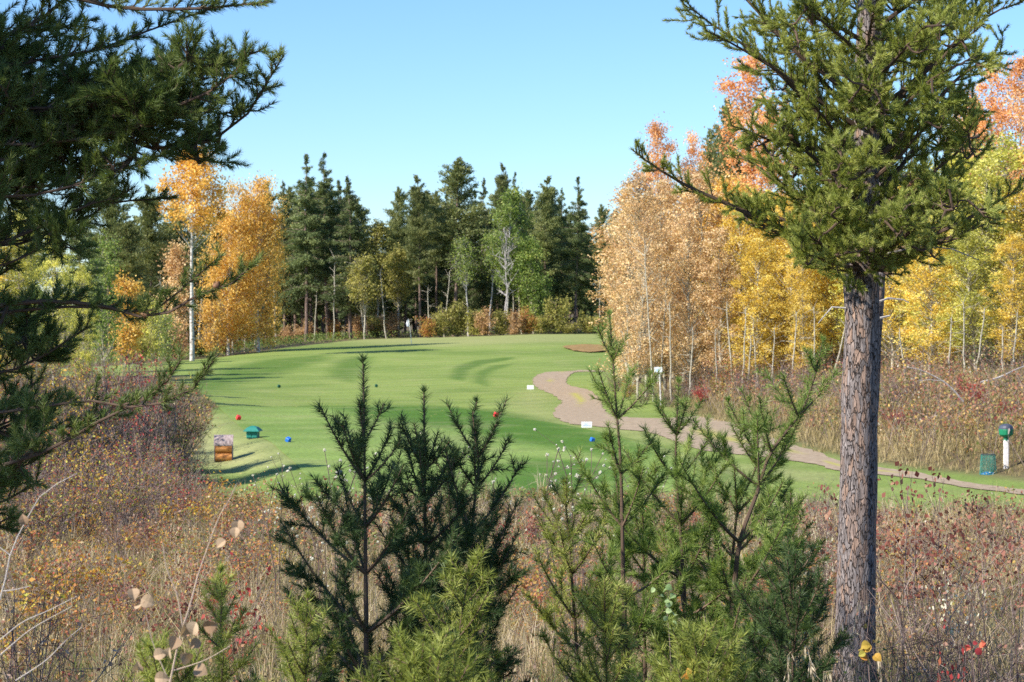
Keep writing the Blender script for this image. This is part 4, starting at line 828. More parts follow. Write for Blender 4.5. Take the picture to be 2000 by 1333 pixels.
# ---- trees outside the picture to the left, whose shade falls over the near saplings and the thicket
for k, (x, y, s) in enumerate([(-5.7, 6.6, .42), (-6.6, 9.1, .60), (-8.6, 8.4, .66), (-15.5, 42, .62), (-17.0, 44.5, .6)]):
    put(PIN[k % 3], (x, y, zt1(x, y)), rz(), (s * (.8 if y < 8 else (.9 if y < 20 else 1)),) * 2 + (s,), 'pine just outside the left edge that shades the near boughs', 'shade pines beyond the left edge')

AN = (42, 78)
# ------------------------------------------------------------------ young pines
def whorl_pine(label, axis, y, wh, spread, L0, per_m=640, nl=.049, nw=.0038, mat=None, seed=0, r0=.016, first=.16, step=.17, side=.5, tint=.5, dens=5, maxL=.65, upang=(36, 56), bare=0.0, ysc=1, name='young_pine', fatten=1):
    """sapling pine: leader axis given top to bottom, branches in yearly whorls that sweep upwards"""
    rs = np.random.RandomState(seed); root = empty(name, (0, 0, 0), label, 'young pine'); P = np.array([W(c, r, y) for c, r in axis])[::-1]
    b = P[0].copy(); b[2] = zt1(b[0], y) - .05
    if P[0][2] > b[2]: P = np.vstack([b, P])
    PS = smooth_line(P, 30); Lt = np.linalg.norm(np.diff(PS, axis=0), axis=1).sum(); wood = MB(); nd = MB()
    wood.tube(PS, np.linspace(r0, .003, 30)**1.0, 7, tint=.45, wob=.08, rs=rs)
    d = first; i = 0; e = PS[::-1]; s = np.concatenate([[0], np.cumsum(np.linalg.norm(np.diff(e, axis=0), axis=1))])
    def pt(dd): return np.array([np.interp(dd, s, e[:, k]) for k in range(3)])
    # leader needles
    nn = int(min(Lt, .9) / .05)
    for k in range(nn): a0, a1 = pt(k * .05 + .05), pt(k * .05); nd.needles([a0], [a1 - a0], .05, per_m * (1.25 if k < 8 else .8), nl, nw, rs, tint, up=.2, ang=AN)
    nd.needles([pt(.012)] * 3, unit(np.array([[0, 0, 1.]] * 3) + rs.normal(0, .15, (3, 3))), .02, per_m * 1.3, nl * .7, nw, rs, tint)
    while d < Lt * .93:
        m_ = max(3, int(rs.normal(dens, 1))); a0 = rs.uniform(0, 2 * pi); B = pt(d); Lb0 = min(maxL, L0 + spread * d)
        for k in range(m_):
            az = a0 + 2 * pi * k / m_ + rs.normal(0, .25); Lb = Lb0 * rs.uniform(.65, 1.15); el = np.radians(rs.uniform(*upang) - 12 * min(1, d / 1.2))
            h_ = np.array([cos(az), sin(az) * ysc, 0]); t = np.linspace(0, 1, 7)[:, None]
            br = B + h_ * (cos(el) * Lb) * t + np.array([0, 0, 1.]) * (Lb * (sin(el) * t + .30 * t**2)) + rs.normal(0, .006, 3) * t
            wood.tube(br, np.linspace(max(.003, .0075 * Lb / .5 + .002), .002, 7), 4, tint=rs.uniform(.3, .8), cap=False)
            dl = np.diff(br, axis=0); ln = np.linalg.norm(dl, axis=1); keep = (t[:-1, 0] >= min(.5, max(0, (d - .9) * .5)) + bare) | (rs.rand(6) < .25)
            tn = np.clip(tint + rs.normal(0, .12), 0, 1)
            nd.needles(br[:-1][keep], dl[keep], ln[keep], per_m, nl, nw, rs, tn, ang=AN)
            ns = int(side * (2 + Lb / .05) * (1 + .7 * min(1, d))); 
            if ns > 0:
                u = rs.uniform(.25, .95, ns); O = along(br, u); T = unit(br[-1] - br[0]); S = unit(rs.normal(size=(ns, 3)) + [0, 0, .45]); D = unit(T * .9 + S * .75); l = rs.uniform(.25, .6, ns) * Lb * (1.1 - u * .75) * .8 + .02
                wood.segs(O, O + D * l[:, None], .0026, .0015, 3, rs.uniform(.3, .9, ns)); nd.needles(O, D, l, per_m, nl, nw, rs, np.clip(tn + rs.normal(0, .1, ns), 0, 1), ang=AN)
                big_ = l > .12
                if big_.any():
                    jj = np.repeat(np.nonzero(big_)[0], 3); O3 = O[jj] + D[jj] * (l[jj] * rs.uniform(.3, .8, len(jj)))[:, None]; D3 = unit(D[jj] + rs.normal(0, .6, (len(jj), 3)) + [0, 0, .25]); nd.needles(O3, D3, .06, per_m, nl, nw, rs, np.clip(tn + rs.normal(.05, .1, len(jj)), 0, 1))
        d += step * rs.uniform(.7, 1.25) * (1 + .25 * d); i += 1
    wood.build('trunk', M_PTWIG, root); nd.build('needles', mat or M_NEED, root)
    return root
whorl_pine('dark young pine with a tall straight leader, leftmost of the three dark ones', [(709, 702), (711, 800), (713, 1000), (716, 1340)], 9.4, 0, .36, .10, seed=1, mat=M_NEEDD, first=.36, step=.175, side=.36, maxL=.56, r0=.018, tint=.4, dens=5)
whorl_pine('dark young pine second of the three in the middle, leader ending in a needle tuft', [(828, 764), (829, 900), (832, 1100), (840, 1340)], 9.7, 0, .33, .11, seed=2, mat=M_NEEDD, first=.36, step=.18, side=.36, maxL=.5, r0=.018, tint=.42, dens=5)
whorl_pine('dark young pine third of the three in the middle, with several curved leaders', [(932, 783), (922, 830), (935, 900), (925, 1000), (905, 1340)], 9.9, 0, .36, .12, seed=3, mat=M_NEEDD, first=.27, step=.17, side=.36, maxL=.44, r0=.017, tint=.42, dens=4.6, upang=(45, 62))
whorl_pine('young pine in the shade behind the three dark ones', [(872, 880), (878, 1000), (880, 1340)], 10.4, 0, .3, .1, seed=4, mat=M_NEEDD, first=.15, step=.16, side=.5, maxL=.36, tint=.45, dens=4)
whorl_pine('slender light green young pine with a long bare orange stem between tiers', [(1190, 612), (1197, 700), (1204, 800), (1212, 900), (1215, 1000), (1218, 1150), (1225, 1340)], 10.9, 0, .26, .10, seed=45, mat=M_NEEDL, first=.24, step=.26, side=.4, maxL=.42, dens=4, tint=.5, r0=.019)
whorl_pine('bushy light green young pine right of the slender one', [(1325, 745), (1322, 830), (1320, 900), (1330, 1050), (1345, 1340)], 11.2, 0, .42, .12, seed=6, mat=M_NEEDL, first=.28, step=.2, side=.33, maxL=.46, dens=4, r0=.02)
whorl_pine('bent light green young pine leaning towards the big pine trunk', [(1607, 664), (1590, 740), (1565, 805), (1505, 885), (1480, 960), (1445, 1060), (1430, 1200), (1410, 1340)], 11.0, 0, .34, .08, seed=7, mat=M_NEEDL, first=.17, step=.22, side=.36, maxL=.55, dens=4, r0=.024)
whorl_pine('light green young pine with a fork, between the bushy one and the bent one', [(1420, 782), (1455, 850), (1480, 900), (1440, 1000), (1420, 1340)], 11.5, 0, .42, .09, seed=8, mat=M_NEEDL, first=.2, step=.22, side=.33, maxL=.42, dens=4)
whorl_pine('green young pine low behind the slender one', [(1100, 940), (1110, 1040), (1130, 1340)], 11.9, 0, .4, .12, seed=9, mat=M_NEED, first=.14, step=.18, side=.4, maxL=.38, dens=4, tint=.55)
whorl_pine('green young pine low in the middle of the light green ones', [(1250, 905), (1255, 1000), (1260, 1340)], 11.7, 0, .4, .12, seed=10, mat=M_NEEDL, first=.14, step=.18, side=.4, maxL=.38, dens=4, tint=.45)
whorl_pine('green young pine low beside the big pine trunk', [(1545, 960), (1540, 1060), (1525, 1340)], 12.0, 0, .35, .1, seed=11, mat=M_NEEDL, first=.12, step=.16, side=.6, maxL=.36, dens=4)
whorl_pine('small dark young pine directly left of the big pine trunk foot', [(1552, 1085), (1550, 1180), (1548, 1345)], 9.8, 0, .5, .1, seed=12, mat=M_NEEDD, first=.12, step=.12, side=.5, maxL=.35, dens=5, r0=.009)
whorl_pine('small young pine with fresh green tip in front of the dead grass on the left', [(430, 1112), (431, 1200), (432, 1345)], 8.6, 0, .35, .06, seed=13, mat=M_NEED, first=.13, step=.11, side=.3, maxL=.25, dens=4, r0=.006, tint=.6)
whorl_pine('tiny green young pine left of the dark leader pine', [(601, 1165), (598, 1240), (595, 1345)], 8.4, 0, .35, .06, seed=14, mat=M_NEED, first=.12, step=.10, side=.3, maxL=.22, dens=4, r0=.006)
whorl_pine('fresh green young pine tip at the bottom edge under the dark ones', [(822, 1272), (824, 1345)], 7.2, 0, .6, .09, seed=15, mat=M_NEED, first=.05, step=.08, side=.5, maxL=.28, dens=6, r0=.006)
whorl_pine('green young pine at the bottom edge below the slender one', [(1180, 1170), (1185, 1345)], 9.8, 0, .4, .12, seed=16, mat=M_NEED, first=.06, step=.11, side=.5, maxL=.26, dens=5, r0=.007, tint=.6)
whorl_pine('sunlit green sprouting pine in front of the third dark one', [(925, 1100), (905, 1180), (890, 1345)], 9.0, 0, .3, .12, seed=17, mat=M_NEED, first=.08, step=.12, side=.5, maxL=.26, dens=4, r0=.009)
whorl_pine('low green pine sprig at the bottom edge, left of the bright green tip', [(310, 1275), (315, 1345)], 7.6, 0, .6, .08, seed=18, mat=M_NEED, first=.05, step=.08, side=.4, maxL=.2, dens=5, r0=.005)
whorl_pine('light green pine sprig at the bottom edge below the bushy young pine', [(1365, 1250), (1370, 1345)], 8.2, 0, .5, .11, seed=19, mat=M_NEED, first=.05, step=.08, side=.6, maxL=.3, dens=6, r0=.006)
# ------------------------------------------------------------------ rough brush in front of the tee
M_DGRASS = leafmat('dry_grass', [(0, .11, .17, .04), (.22, .24, .22, .08), (.5, .42, .32, .18), (1, .66, .56, .38)], trans=.3, rough=.7)
M_BRAM = leafmat('bramble_leaves', [(0, .06, .11, .025), (.16, .18, .21, .05), (.30, .34, .27, .10), (.42, .36, .20, .11), (.56, .38, .15, .08), (.68, .27, .06, .06), (.80, .46, .31, .22), (.92, .62, .40, .08), (1, .60, .53, .44)], trans=.3)
M_TWIGP = leafmat('purple_grey_twigs', [(.06, .038, .035), (.15, .10, .09), (.34, .27, .235)], trans=0, rough=.85)
rs = np.random.RandomState(51)
def scatter(n, x0, x1, y0, y1, fn, rs):
    x = rs.uniform(x0, x1, n); y = rs.uniform(y0, y1, n); k = fn(x, y) > rs.rand(n); x = x[k]; y = y[k]; return np.stack([x, y, zt(x, y)], 1)
def infront(x, y): # inside the brush and inside a generous wedge of view
    return (y < brush_edge(x) + .3 + (vnoise(x * 1.2, y * 1.2, 8) - .5) * 1.6) & (np.abs(x) < .27 * y + 1.5)
def clump(P, sc, seed): return fbm(P[:, 0] * sc, P[:, 1] * sc, seed)
# dry grass
mb = MB()
for (n, y0, y1, h, wd) in [(60000, 7, 15, .36, .0034), (120000, 15, 26, .38, .0052), (140000, 26, 46, .36, .0085), (50000, 44, 95, .4, .014)]:
    P = scatter(n, -24, 15, y0, y1, lambda x, y: infront(x, y) * (.25 + .75 * (fbm(x * .9, y * .7, 31) > .47)), rs); c = clump(P, .45, 33)
    mb.blades(P, h * rs.uniform(.4, 1.25, len(P)) * (.35 + 1.1 * c) * sstep(0, 1.5, brush_edge(P[:, 0]) + .8 - P[:, 1]) + .06, wd, rs.uniform(.3, .97, len(P)), rs, np.clip(rs.uniform(.05, .85, len(P)) * .8 + (c - .5) * .9, 0, 1))
for (n, y0, y1, nb_, w_) in [(420, 8, 16, 34, .0045), (900, 16, 27, 30, .0065), (1100, 27, 44, 24, .010)]:   # tussocks: blades spreading from one foot
    P0 = scatter(n, -14, 13, y0, y1, infront, rs); k = len(P0); P = np.repeat(P0, nb_, axis=0) + rs.normal(0, .05, (k * nb_, 3)) * [1, 1, 0]; hh = np.repeat(rs.uniform(.3, .75, k), nb_) * rs.uniform(.5, 1.1, k * nb_)
    mb.blades(P, hh, w_, np.clip(rs.normal(.5, .28, k * nb_), .05, .98), rs, np.clip(np.repeat(rs.uniform(.25, .95, k), nb_) + rs.normal(0, .12, k * nb_), 0, 1))
tag(mb.build('dry_grass', M_DGRASS), kind='stuff')
# leafy low growth
def bram_tint(P, rs):
    c = fbm(P[:, 0] * .55, P[:, 1] * .4, 41); d = fbm(P[:, 0] * 2.1 + 9, P[:, 1] * 1.7, 43); left = sstep(0, -6, P[:, 0])
    t = .20 + (c - .3) * 1.0 + (d - .5) * .8 + rs.normal(0, .15, len(P)); red = vnoise(P[:, 0] * .8 + 3, P[:, 1] * .6, 47) > .76
    t = np.where(red, rs.uniform(.5, .76, len(P)), t); t = np.where((rs.rand(len(P)) < .07 + .05 * left), rs.uniform(.86, .97, len(P)), t); return np.clip(t, 0, 1)
mb = MB()
for (n, y0, y1, hz_, ls) in [(60000, 8, 15, .42, .026), (170000, 15, 26, .46, .034), (200000, 26, 46, .46, .047), (60000, 44, 95, .5, .075)]:
    P = scatter(n, -24, 15, y0, y1, lambda x, y: infront(x, y) * (.25 + .75 * (fbm(x * .8, y * .6, 35) > .46)), rs); c = clump(P, .8, 36)
    t = bram_tint(P, rs); Q = P.copy(); c2 = fbm(P[:, 0] * 1.7, P[:, 1] * 1.3, 38, 2); Q[:, 2] += rs.rand(len(P))**.6 * hz_ * np.clip((c - .3) * 2.4, .1, 1.4) * np.clip(c2 * 3.2 - .75, .15, 1.7) * sstep(-.3, 1.5, brush_edge(P[:, 0]) + .8 - P[:, 1])
    mb.leaves(Q, rs.uniform(.55, 1.4, len(P)) * ls, t, rs, asp=.7)
tag(mb.build('undergrowth', M_BRAM), kind='stuff')
# thin dead stems
mb = MB()
for (n, y0, y1, r_) in [(4000, 8, 16, .0016), (9000, 16, 28, .0026), (8000, 28, 46, .004), (4000, 44, 95, .007)]:
    P = scatter(n, -24, 15, y0, y1, infront, rs); k = len(P); d = unit(rs.normal(size=(k, 3)) * [.7, .7, .2] + [0, 0, 1]); h = rs.uniform(.2, .8, (k, 1)) * sstep(-.5, 3, brush_edge(P[:, 0]) + .8 - P[:, 1])[:, None] * .9 + .08
    M1 = P + d * h * .6; d2 = unit(d + rs.normal(0, .35, (k, 3))); E = M1 + d2 * h * .4; t = rs.uniform(.1, 1, k); mb.segs(P, M1, r_, r_ * .8, 3, t); mb.segs(M1, E, r_ * .8, r_ * .35, 3, t)
    s2 = unit(d2 + rs.normal(0, .8, (k, 3))); mb.segs(M1, M1 + s2 * h * .35, r_ * .6, r_ * .3, 3, t)
tag(mb.build('dead_stems', M_TWIGP), kind='stuff')
# bank beyond the path: dry grass, leaves and twigs
M_BANKG = leafmat('bank_grass', [(.16, .14, .05), (.36, .28, .13), (.58, .47, .27)], trans=.25, rough=.7)
def onbank(x, y): return (x > np.interp(y, BY, BX) + .15 + (vnoise(x * 1.1, y * .9, 14) - .5) * 1.2) & (x < .27 * y + 2)
mb = MB(); P = scatter(330000, 6, 31, 34, 118, lambda x, y: onbank(x, y) * np.clip(1.15 - y / 130, .2, 1), rs); c = clump(P, .4, 61); edge = sstep(-.2, 2.5, P[:, 0] - np.interp(P[:, 1], BY, BX))
mb.blades(P, (.16 + .34 * edge) * rs.uniform(.4, 1.3, len(P)) * (.2 + 1.5 * c), .011 + P[:, 1] * .00007, rs.uniform(.3, .97, len(P)), rs, np.clip(rs.uniform(0, .8, len(P)) + (c - .5) * .8, 0, 1))
tag(mb.build('bank_grass', M_BANKG), kind='stuff')
mb = MB(); P = scatter(210000, 7, 31, 36, 118, lambda x, y: onbank(x, y) * (.15 + .85 * (fbm(x * .5, y * .4, 63) > .42)) * (x > np.interp(y, BY, BX) + 1.3), rs); t = bram_tint(P, rs); t = np.where((t > .55) & (t < .86) & (rs.rand(len(P)) < .6), rs.uniform(.2, .5, len(P)), t); Q = P.copy(); Q[:, 2] += rs.rand(len(P)) * np.clip(clump(P, .9, 65) * 3.4 - .9, .12, 1.5)
mb.leaves(Q, rs.uniform(.6, 1.4, len(P)) * .075, t, rs, asp=.75); tag(mb.build('bank_undergrowth', M_BRAM), kind='stuff')
mb = MB(); P = scatter(8000, 7, 31, 45, 118, lambda x, y: onbank(x, y) * (x > np.interp(y, BY, BX) + .8), rs); k = len(P); d = unit(rs.normal(size=(k, 3)) * [.35, .35, .2] + [0, 0, 1]); h = rs.uniform(.5, 1.7, (k, 1)); t = rs.uniform(.2, 1, k)
mb.segs(P, P + d * h * .6, .007, .005, 3, t); M1 = P + d * h * .6; mb.segs(M1, M1 + unit(d + rs.normal(0, .35, (k, 3))) * h * .5, .005, .002, 3, t); mb.segs(M1, M1 + unit(d + rs.normal(0, .6, (k, 3))) * h * .45, .004, .002, 3, t)
tag(mb.build('bank_twigs', M_TWIGP), kind='stuff')
# forest litter edge: low weeds under the left and far trees
mb = MB(); P = scatter(60000, -50, 12, 112, 200, lambda x, y: (y > np.interp(x, [-70, -26, -20, -16, -12], [112, 136, 148, 168, 187])) & (y < 197) & (np.abs(x) < .27 * y), rs)
mb.leaves(P + rs.rand(len(P), 1) * [0, 0, .7], .13, np.clip(rs.uniform(.1, .9, len(P)), 0, 1), rs); tag(mb.build('wood_edge_weeds', M_GREENF), kind='stuff')

# ---- thicket of purple-grey twigs at the left
M_REDL = leafmat('red_leaves', [(.20, .02, .03), (.45, .06, .06), (.60, .20, .10)], trans=.35)
M_YOL = leafmat('yellow_orange_leaves', [(.45, .16, .03), (.62, .38, .05), (.50, .50, .08)], trans=.35)
M_FADE = leafmat('faded_pink_leaves', [(.22, .08, .06), (.42, .24, .17), (.62, .50, .42)], trans=.3)
TH = [shrub(500, 2.3, 1.2, stems=26, twigs=8, leaves=1100, ls=.06, mat=M_AUT, tw=M_TWIGP, sr=.013, leafz=.3), shrub(501, 2.2, 1.1, stems=24, twigs=8, leaves=650, ls=.055, mat=M_REDL, tw=M_TWIGP, sr=.013, leafz=.45), shrub(502, 2.0, 1.2, stems=24, twigs=7, leaves=800, ls=.06, mat=M_YOL, tw=M_TWIGP, sr=.012, leafz=.1)]
for i, (c, y, top, k, lab) in enumerate([
    (335, 50, 735, 0, 'purple-grey leafless shrub at the right end of the left thicket'), (300, 55, 700, 1, 'tall leafless shrub with red leaves at its tip, by the fairway edge'), (262, 47, 690, 1, 'tall twiggy shrub with scattered dark red leaves on the left'), (225, 52, 670, 0, 'tallest bare purple shrub of the left thicket'), (180, 46, 720, 0, 'bare purple shrub in the middle of the left thicket'),
    (135, 43, 740, 2, 'bare shrub with some yellow leaves, left thicket'), (90, 47, 690, 2, 'yellow-leaved shrub behind the low bough at left'), (45, 42, 760, 0, 'bare shrub near the left edge below the boughs'), (0, 46, 720, 2, 'yellow-leaved shrub at the left edge'), (240, 39, 850, 2, 'twiggy shrub with yellow leaves in front of the left thicket'),
    (150, 37, 870, 0, 'grey twiggy shrub in front of the left thicket'), (60, 35, 880, 1, 'twiggy shrub with red leaves in front at left'), (310, 43, 850, 0, 'low purple twiggy shrub nearest the wooden box'), (375, 47, 900, 2, 'low orange-leaved shrub left of the wooden box'), (-30, 38, 800, 0, 'bare shrub cut by the left edge'), (195, 62, 680, 0, 'bare shrub behind the left thicket'), (120, 66, 660, 2, 'yellow-leaved shrub behind the left thicket'), (30, 60, 640, 0, 'bare shrub far back at the left edge'), (270, 70, 690, 1, 'red-tipped shrub behind the left thicket'), (100, 30, 870, 0, 'bare shrub low on the left slope below the dark bough'), (165, 31, 850, 2, 'yellow-leaved twiggy shrub low on the left slope'), (225, 32, 865, 0, 'bare shrub low on the left slope, middle of three'), (290, 34, 880, 0, 'bare shrub low on the left slope, right of three'), (350, 38, 895, 1, 'red-leaved twiggy shrub before the wooden box'), (40, 28, 900, 0, 'bare shrub low at the left edge'), (255, 40, 810, 1, 'dark red twiggy shrub in the middle of the thicket'), (370, 46, 870, 0, 'bare purple shrub next to the dry grass left of the box')]):
    p = at(c, y); s = (CZ - (top - HZ) / F * y - p[2]) / 2.3; put(TH[k], tuple(p), rz(), (max(.7, min(1.1, s)),) * 2 + (s,), lab, 'shrubs of the left thicket')
# shrubs on the bank at the right
BS = [shrub(520, 1.7, .9, stems=16, twigs=8, leaves=1500, ls=.075, mat=M_REDL, tw=M_TWIGP, sr=.010, leafz=.15), shrub(521, 1.8, 1.0, stems=18, twigs=8, leaves=1400, ls=.075, mat=M_AUT, tw=M_TWIGP, sr=.010, leafz=.1), shrub(522, 2.1, 1.2, stems=22, twigs=9, leaves=160, ls=.06, mat=M_FADE, tw=M_TWIGP, sr=.012), shrub(523, 1.5, .8, stems=14, twigs=8, leaves=1300, ls=.075, mat=M_YOL, tw=M_TWIGP, sr=.009, leafz=.1)]
for i, (c, y, top, k, lab) in enumerate([
    (1880, 66, 735, 0, 'bright red shrub under the yellow-green aspens at right'), (1915, 63, 745, 0, 'bright red shrub right of the white aspen stems'), (1850, 62, 790, 3, 'yellow-orange shrub in front of the red ones'), (1965, 60, 780, 0, 'red shrub above the green ball washer'), (1800, 62, 800, 1, 'mixed autumn shrub left of the mesh basket'), (1755, 60, 800, 0, 'dark red shrub just right of the big pine trunk'),
    (1860, 56, 850, 1, 'mixed red and yellow shrub behind the mesh basket'), (1900, 57, 830, 3, 'orange shrub between basket and ball washer'), (2005, 56, 800, 1, 'mixed autumn shrub at the right edge'), (1740, 68, 720, 2, 'bare grey shrub right of the big pine trunk'), (1790, 72, 700, 2, 'bare grey shrub under the yellow aspens'), (1960, 70, 720, 2, 'bare grey shrub behind the red ones at right'),
    (1600, 72, 720, 2, 'bare purple shrub left of the big pine trunk'), (1550, 75, 710, 2, 'bare purple shrub under the bright yellow aspens'), (1500, 78, 715, 2, 'bare purple shrub below the short yellow aspen'), (1450, 80, 720, 2, 'bare purple shrub among the pale aspen stems'), (1375, 80, 752, 0, 'small scarlet-orange shrub at the foot of the aspens'), (1400, 82, 735, 1, 'green and orange shrub at the foot of the aspens'), (1340, 84, 735, 2, 'bare shrub beneath the tan aspens'), (1300, 82, 745, 2, 'bare shrub right of the post sign'),
    (1255, 84, 740, 2, 'bare shrub left of the post sign'), (1225, 88, 730, 1, 'low rusty shrub at the left end of the grove'), (1430, 84, 700, 1, 'tall green and rust shrub between aspen stems'), (1640, 66, 780, 1, 'autumn shrub behind the big pine trunk'), (1200, 95, 700, 2, 'bare shrub where the grove meets the fairway'), (1700, 64, 770, 3, 'yellow shrub hidden behind the big pine trunk')]):
    p = at(c, y); s = max(.35, (CZ - (top - HZ) / F * y - p[2]) / (1.7, 1.8, 2.1, 1.5)[k]); put(BS[k], tuple(p), rz(), (max(.6, min(1.2, s)),) * 2 + (s,), lab, 'shrubs of the right-hand bank')

# ---- shrubs and stems near the camera
NS = [shrub(540, 1.15, .45, stems=6, twigs=6, leaves=420, ls=.036, mat=leafmat('maroon_leaves', [(.12, .03, .028), (.28, .10, .07), (.46, .30, .19)], trans=.3), tw=M_TWIGP, sr=.006, leafz=.35, leaf_sig=.03),
      shrub(541, .9, .5, stems=14, twigs=8, leaves=40, ls=.03, mat=M_FADE, tw=M_TWIGP, sr=.0045, leaf_sig=.03),
      shrub(542, .7, .35, stems=9, twigs=7, leaves=230, ls=.034, mat=M_REDL, tw=M_TWIGP, sr=.004, leafz=.1, leaf_sig=.03),
      shrub(543, .6, .4, stems=9, twigs=6, leaves=200, ls=.042, mat=M_YOL, tw=M_TWIGP, sr=.004, leafz=.2, leaf_sig=.03),
      shrub(544, .6, .3, stems=7, twigs=6, leaves=260, ls=.020, mat=leafmat('silvery_leaves', [(.38, .36, .22), (.66, .62, .46), (.80, .77, .64)], trans=.25), tw=M_TWIGP, sr=.003, leafz=.3, leaf_sig=.03)]
for i, (c, y, top, k, lab, w_) in enumerate([
    (1800, 17, 905, 0, 'tall maroon-leaved shrub on a thin grey stem right of the big pine', 1.0), (1860, 19, 915, 0, 'maroon-leaved shrub second right of the big pine', 1.0), (1930, 20, 960, 0, 'maroon-leaved shrub below the mesh basket', 1.0), (1600, 18, 940, 0, 'faded maroon shrub just left of the big pine trunk', .8), (1570, 19, 985, 0, 'low maroon shrub behind the bent young pine', .8), (1760, 19, 960, 0, 'maroon-leaved shrub closest to the right side of the big trunk', .8), (1990, 18, 985, 0, 'maroon-leaved shrub at the right edge', .9),
    (470, 17, 1075, 2, 'deep crimson little shrub in the dry grass on the left', .9), (445, 30, 1000, 2, 'small crimson-leaved shrub higher up the left slope', .9), (1330, 26, 950, 0, 'faded shrub with rusty leaves behind the bushy young pine', .8), (1040, 30, 975, 2, 'small rust red shrub between dark and light young pines', .8), (985, 28, 990, 2, 'small red shrub right of the third dark young pine', .7),
    (1900, 12.5, 1130, 1, 'grey leafless twiggy shrub at lower right', 1.1), (1800, 13, 1110, 1, 'grey leafless shrub right of the big trunk foot', 1.1), (1980, 12, 1120, 1, 'grey leafless shrub at the lower right edge', 1.1), (1740, 12.4, 1200, 1, 'low grey twigs beside the big trunk foot', .9), (1860, 11.5, 1220, 2, 'small bright red-leaved shrub at lower right', .5), (1940, 11.5, 1230, 1, 'low grey twigs in the bottom right corner', 1.0), (1600, 12.2, 1150, 1, 'grey twigs left of the big trunk foot', .9),
    (130, 22, 1080, 3, 'orange-yellow leaved shrub at the foot of the left thicket', 1.2), (215, 24, 1055, 3, 'yellow and orange shrub on the left slope', 1.2), (60, 20, 1110, 3, 'yellow leaved shrub near the left edge', 1.2), (330, 33, 960, 3, 'orange-leaved shrub at the top of the left slope', 1.3), (415, 40, 915, 3, 'orange-leaved shrub close in front of the wooden box', 1.3), (290, 28, 1010, 3, 'yellow shrub halfway up the left slope', 1.2), (120, 26, 1030, 3, 'bright yellow-green leaved shrub under the low bough', 1.1), (360, 36, 930, 2, 'russet shrub left of the wooden box front', 1.1),
    (1855, 16, 1085, 4, 'silvery white-leaved weed right of the big pine', .8), (1577, 13.5, 1120, 4, 'silvery white-leaved weed left of the big pine', .5), (1590, 19, 985, 4, 'silvery white-leaved weed by the faded maroon shrub', .6), (90, 12, 1150, 1, 'grey leafless twigs at the lower left edge', 1.1), (30, 13, 1090, 1, 'grey leafless twigs cut by the left edge', 1.1), (1130, 11, 1230, 1, 'grey twigs at the bottom between the young pines', .8), (1010, 11, 1240, 1, 'grey twigs right of the bright green tip', .7)]):
    p = at(c, y); s = max(.25, (CZ - (top - HZ) / F * y - p[2]) / (1.15, .9, .7, .6, .6)[k]); put(NS[k], tuple(p), rz(), (min(1.4, .55 + .45 * s) * w_,) * 2 + (s,), lab, 'small shrubs of the near slope')

MS = [shrub(560, 1.0, .55, stems=12, twigs=8, leaves=520, ls=.045, mat=M_AUT, tw=M_TWIGP, sr=.005, leafz=.1, leaf_sig=.04, tint=(.15, .6)), shrub(561, 1.0, .5, stems=14, twigs=9, leaves=60, ls=.04, mat=M_FADE, tw=M_TWIGP, sr=.006, leaf_sig=.04),
      shrub(562, .9, .5, stems=10, twigs=8, leaves=480, ls=.045, mat=NS[0].children[0].data.materials[0] if NS[0].children[0].name.startswith('leaves') else NS[0].children[1].data.materials[0], tw=M_TWIGP, sr=.005, leafz=.25, leaf_sig=.04), shrub(563, .8, .5, stems=10, twigs=8, leaves=450, ls=.05, mat=M_YOL, tw=M_TWIGP, sr=.005, leafz=.15, leaf_sig=.05)]
SR = np.random.RandomState(90)
NAMES = ['mixed russet and green low shrub', 'bare grey-purple twiggy shrub', 'maroon-leaved low shrub', 'yellow and orange leaved low shrub']
for i in range(170):
    left = i % 2; c = SR.uniform(20, 560) if left else SR.uniform(1000, 1990); y = SR.uniform(16, 36 if not left else 40); x = (c - CX) / F * y
    if y > brush_edge(x) - 1.5 or (1640 < c < 1710 and y < 15.6): continue
    k = (SR.choice([0, 1, 3, 2], p=[.35, .25, .25, .15]) if left else SR.choice([0, 1, 2], p=[.5, .33, .17])); s = SR.uniform(.35, .85)
    put(MS[k], tuple(at(c, y)), rz(), (s * 1.1, s * 1.1, s), NAMES[k] + (' on the left slope' if left else ' on the right-hand slope'), ('left' if left else 'right') + ' slope, ' + NAMES[k] + 's')

# ---- seeding asters with white fluffy heads
M_FLUFF = leafmat('white_seed_fluff', [(.62, .60, .56), (.82, .81, .79)], trans=.4)
def aster(seed):
    rs = np.random.RandomState(seed); root = empty('aster', (0, 0, -60), 'aster', 'wildflower'); st = MB(); h = 1.0
    P = np.array([[0, 0, -.1], [.01, 0, .35], [rs.normal(0, .04), rs.normal(0, .03), .7], [rs.normal(0, .07), rs.normal(0, .05), h]]); st.tube(smooth_line(P, 8), np.linspace(.0035, .0018, 8), 4, tint=.4)
    n = 9; O = along(P, rs.uniform(.55, 1, n)); E = O + unit(rs.normal(size=(n, 3)) * [1, 1, .4] + [0, 0, .9]) * rs.uniform(.04, .16, (n, 1)); st.segs(O, E, .0013, .0009, 3, .4)
    for e in list(E) + [P[-1]]:
        fl = MB(); k = 26; d = rdir(rs, k); r = rs.uniform(.0045, .011); fl.leaves(e + d * r * .6, r * 1.1, rs.rand(k), rs, asp=.6); fl.build('seed_head', M_FLUFF, root)
    st.build('stem', M_TWIGP, root); return root
AS = [aster(600 + i) for i in range(4)]
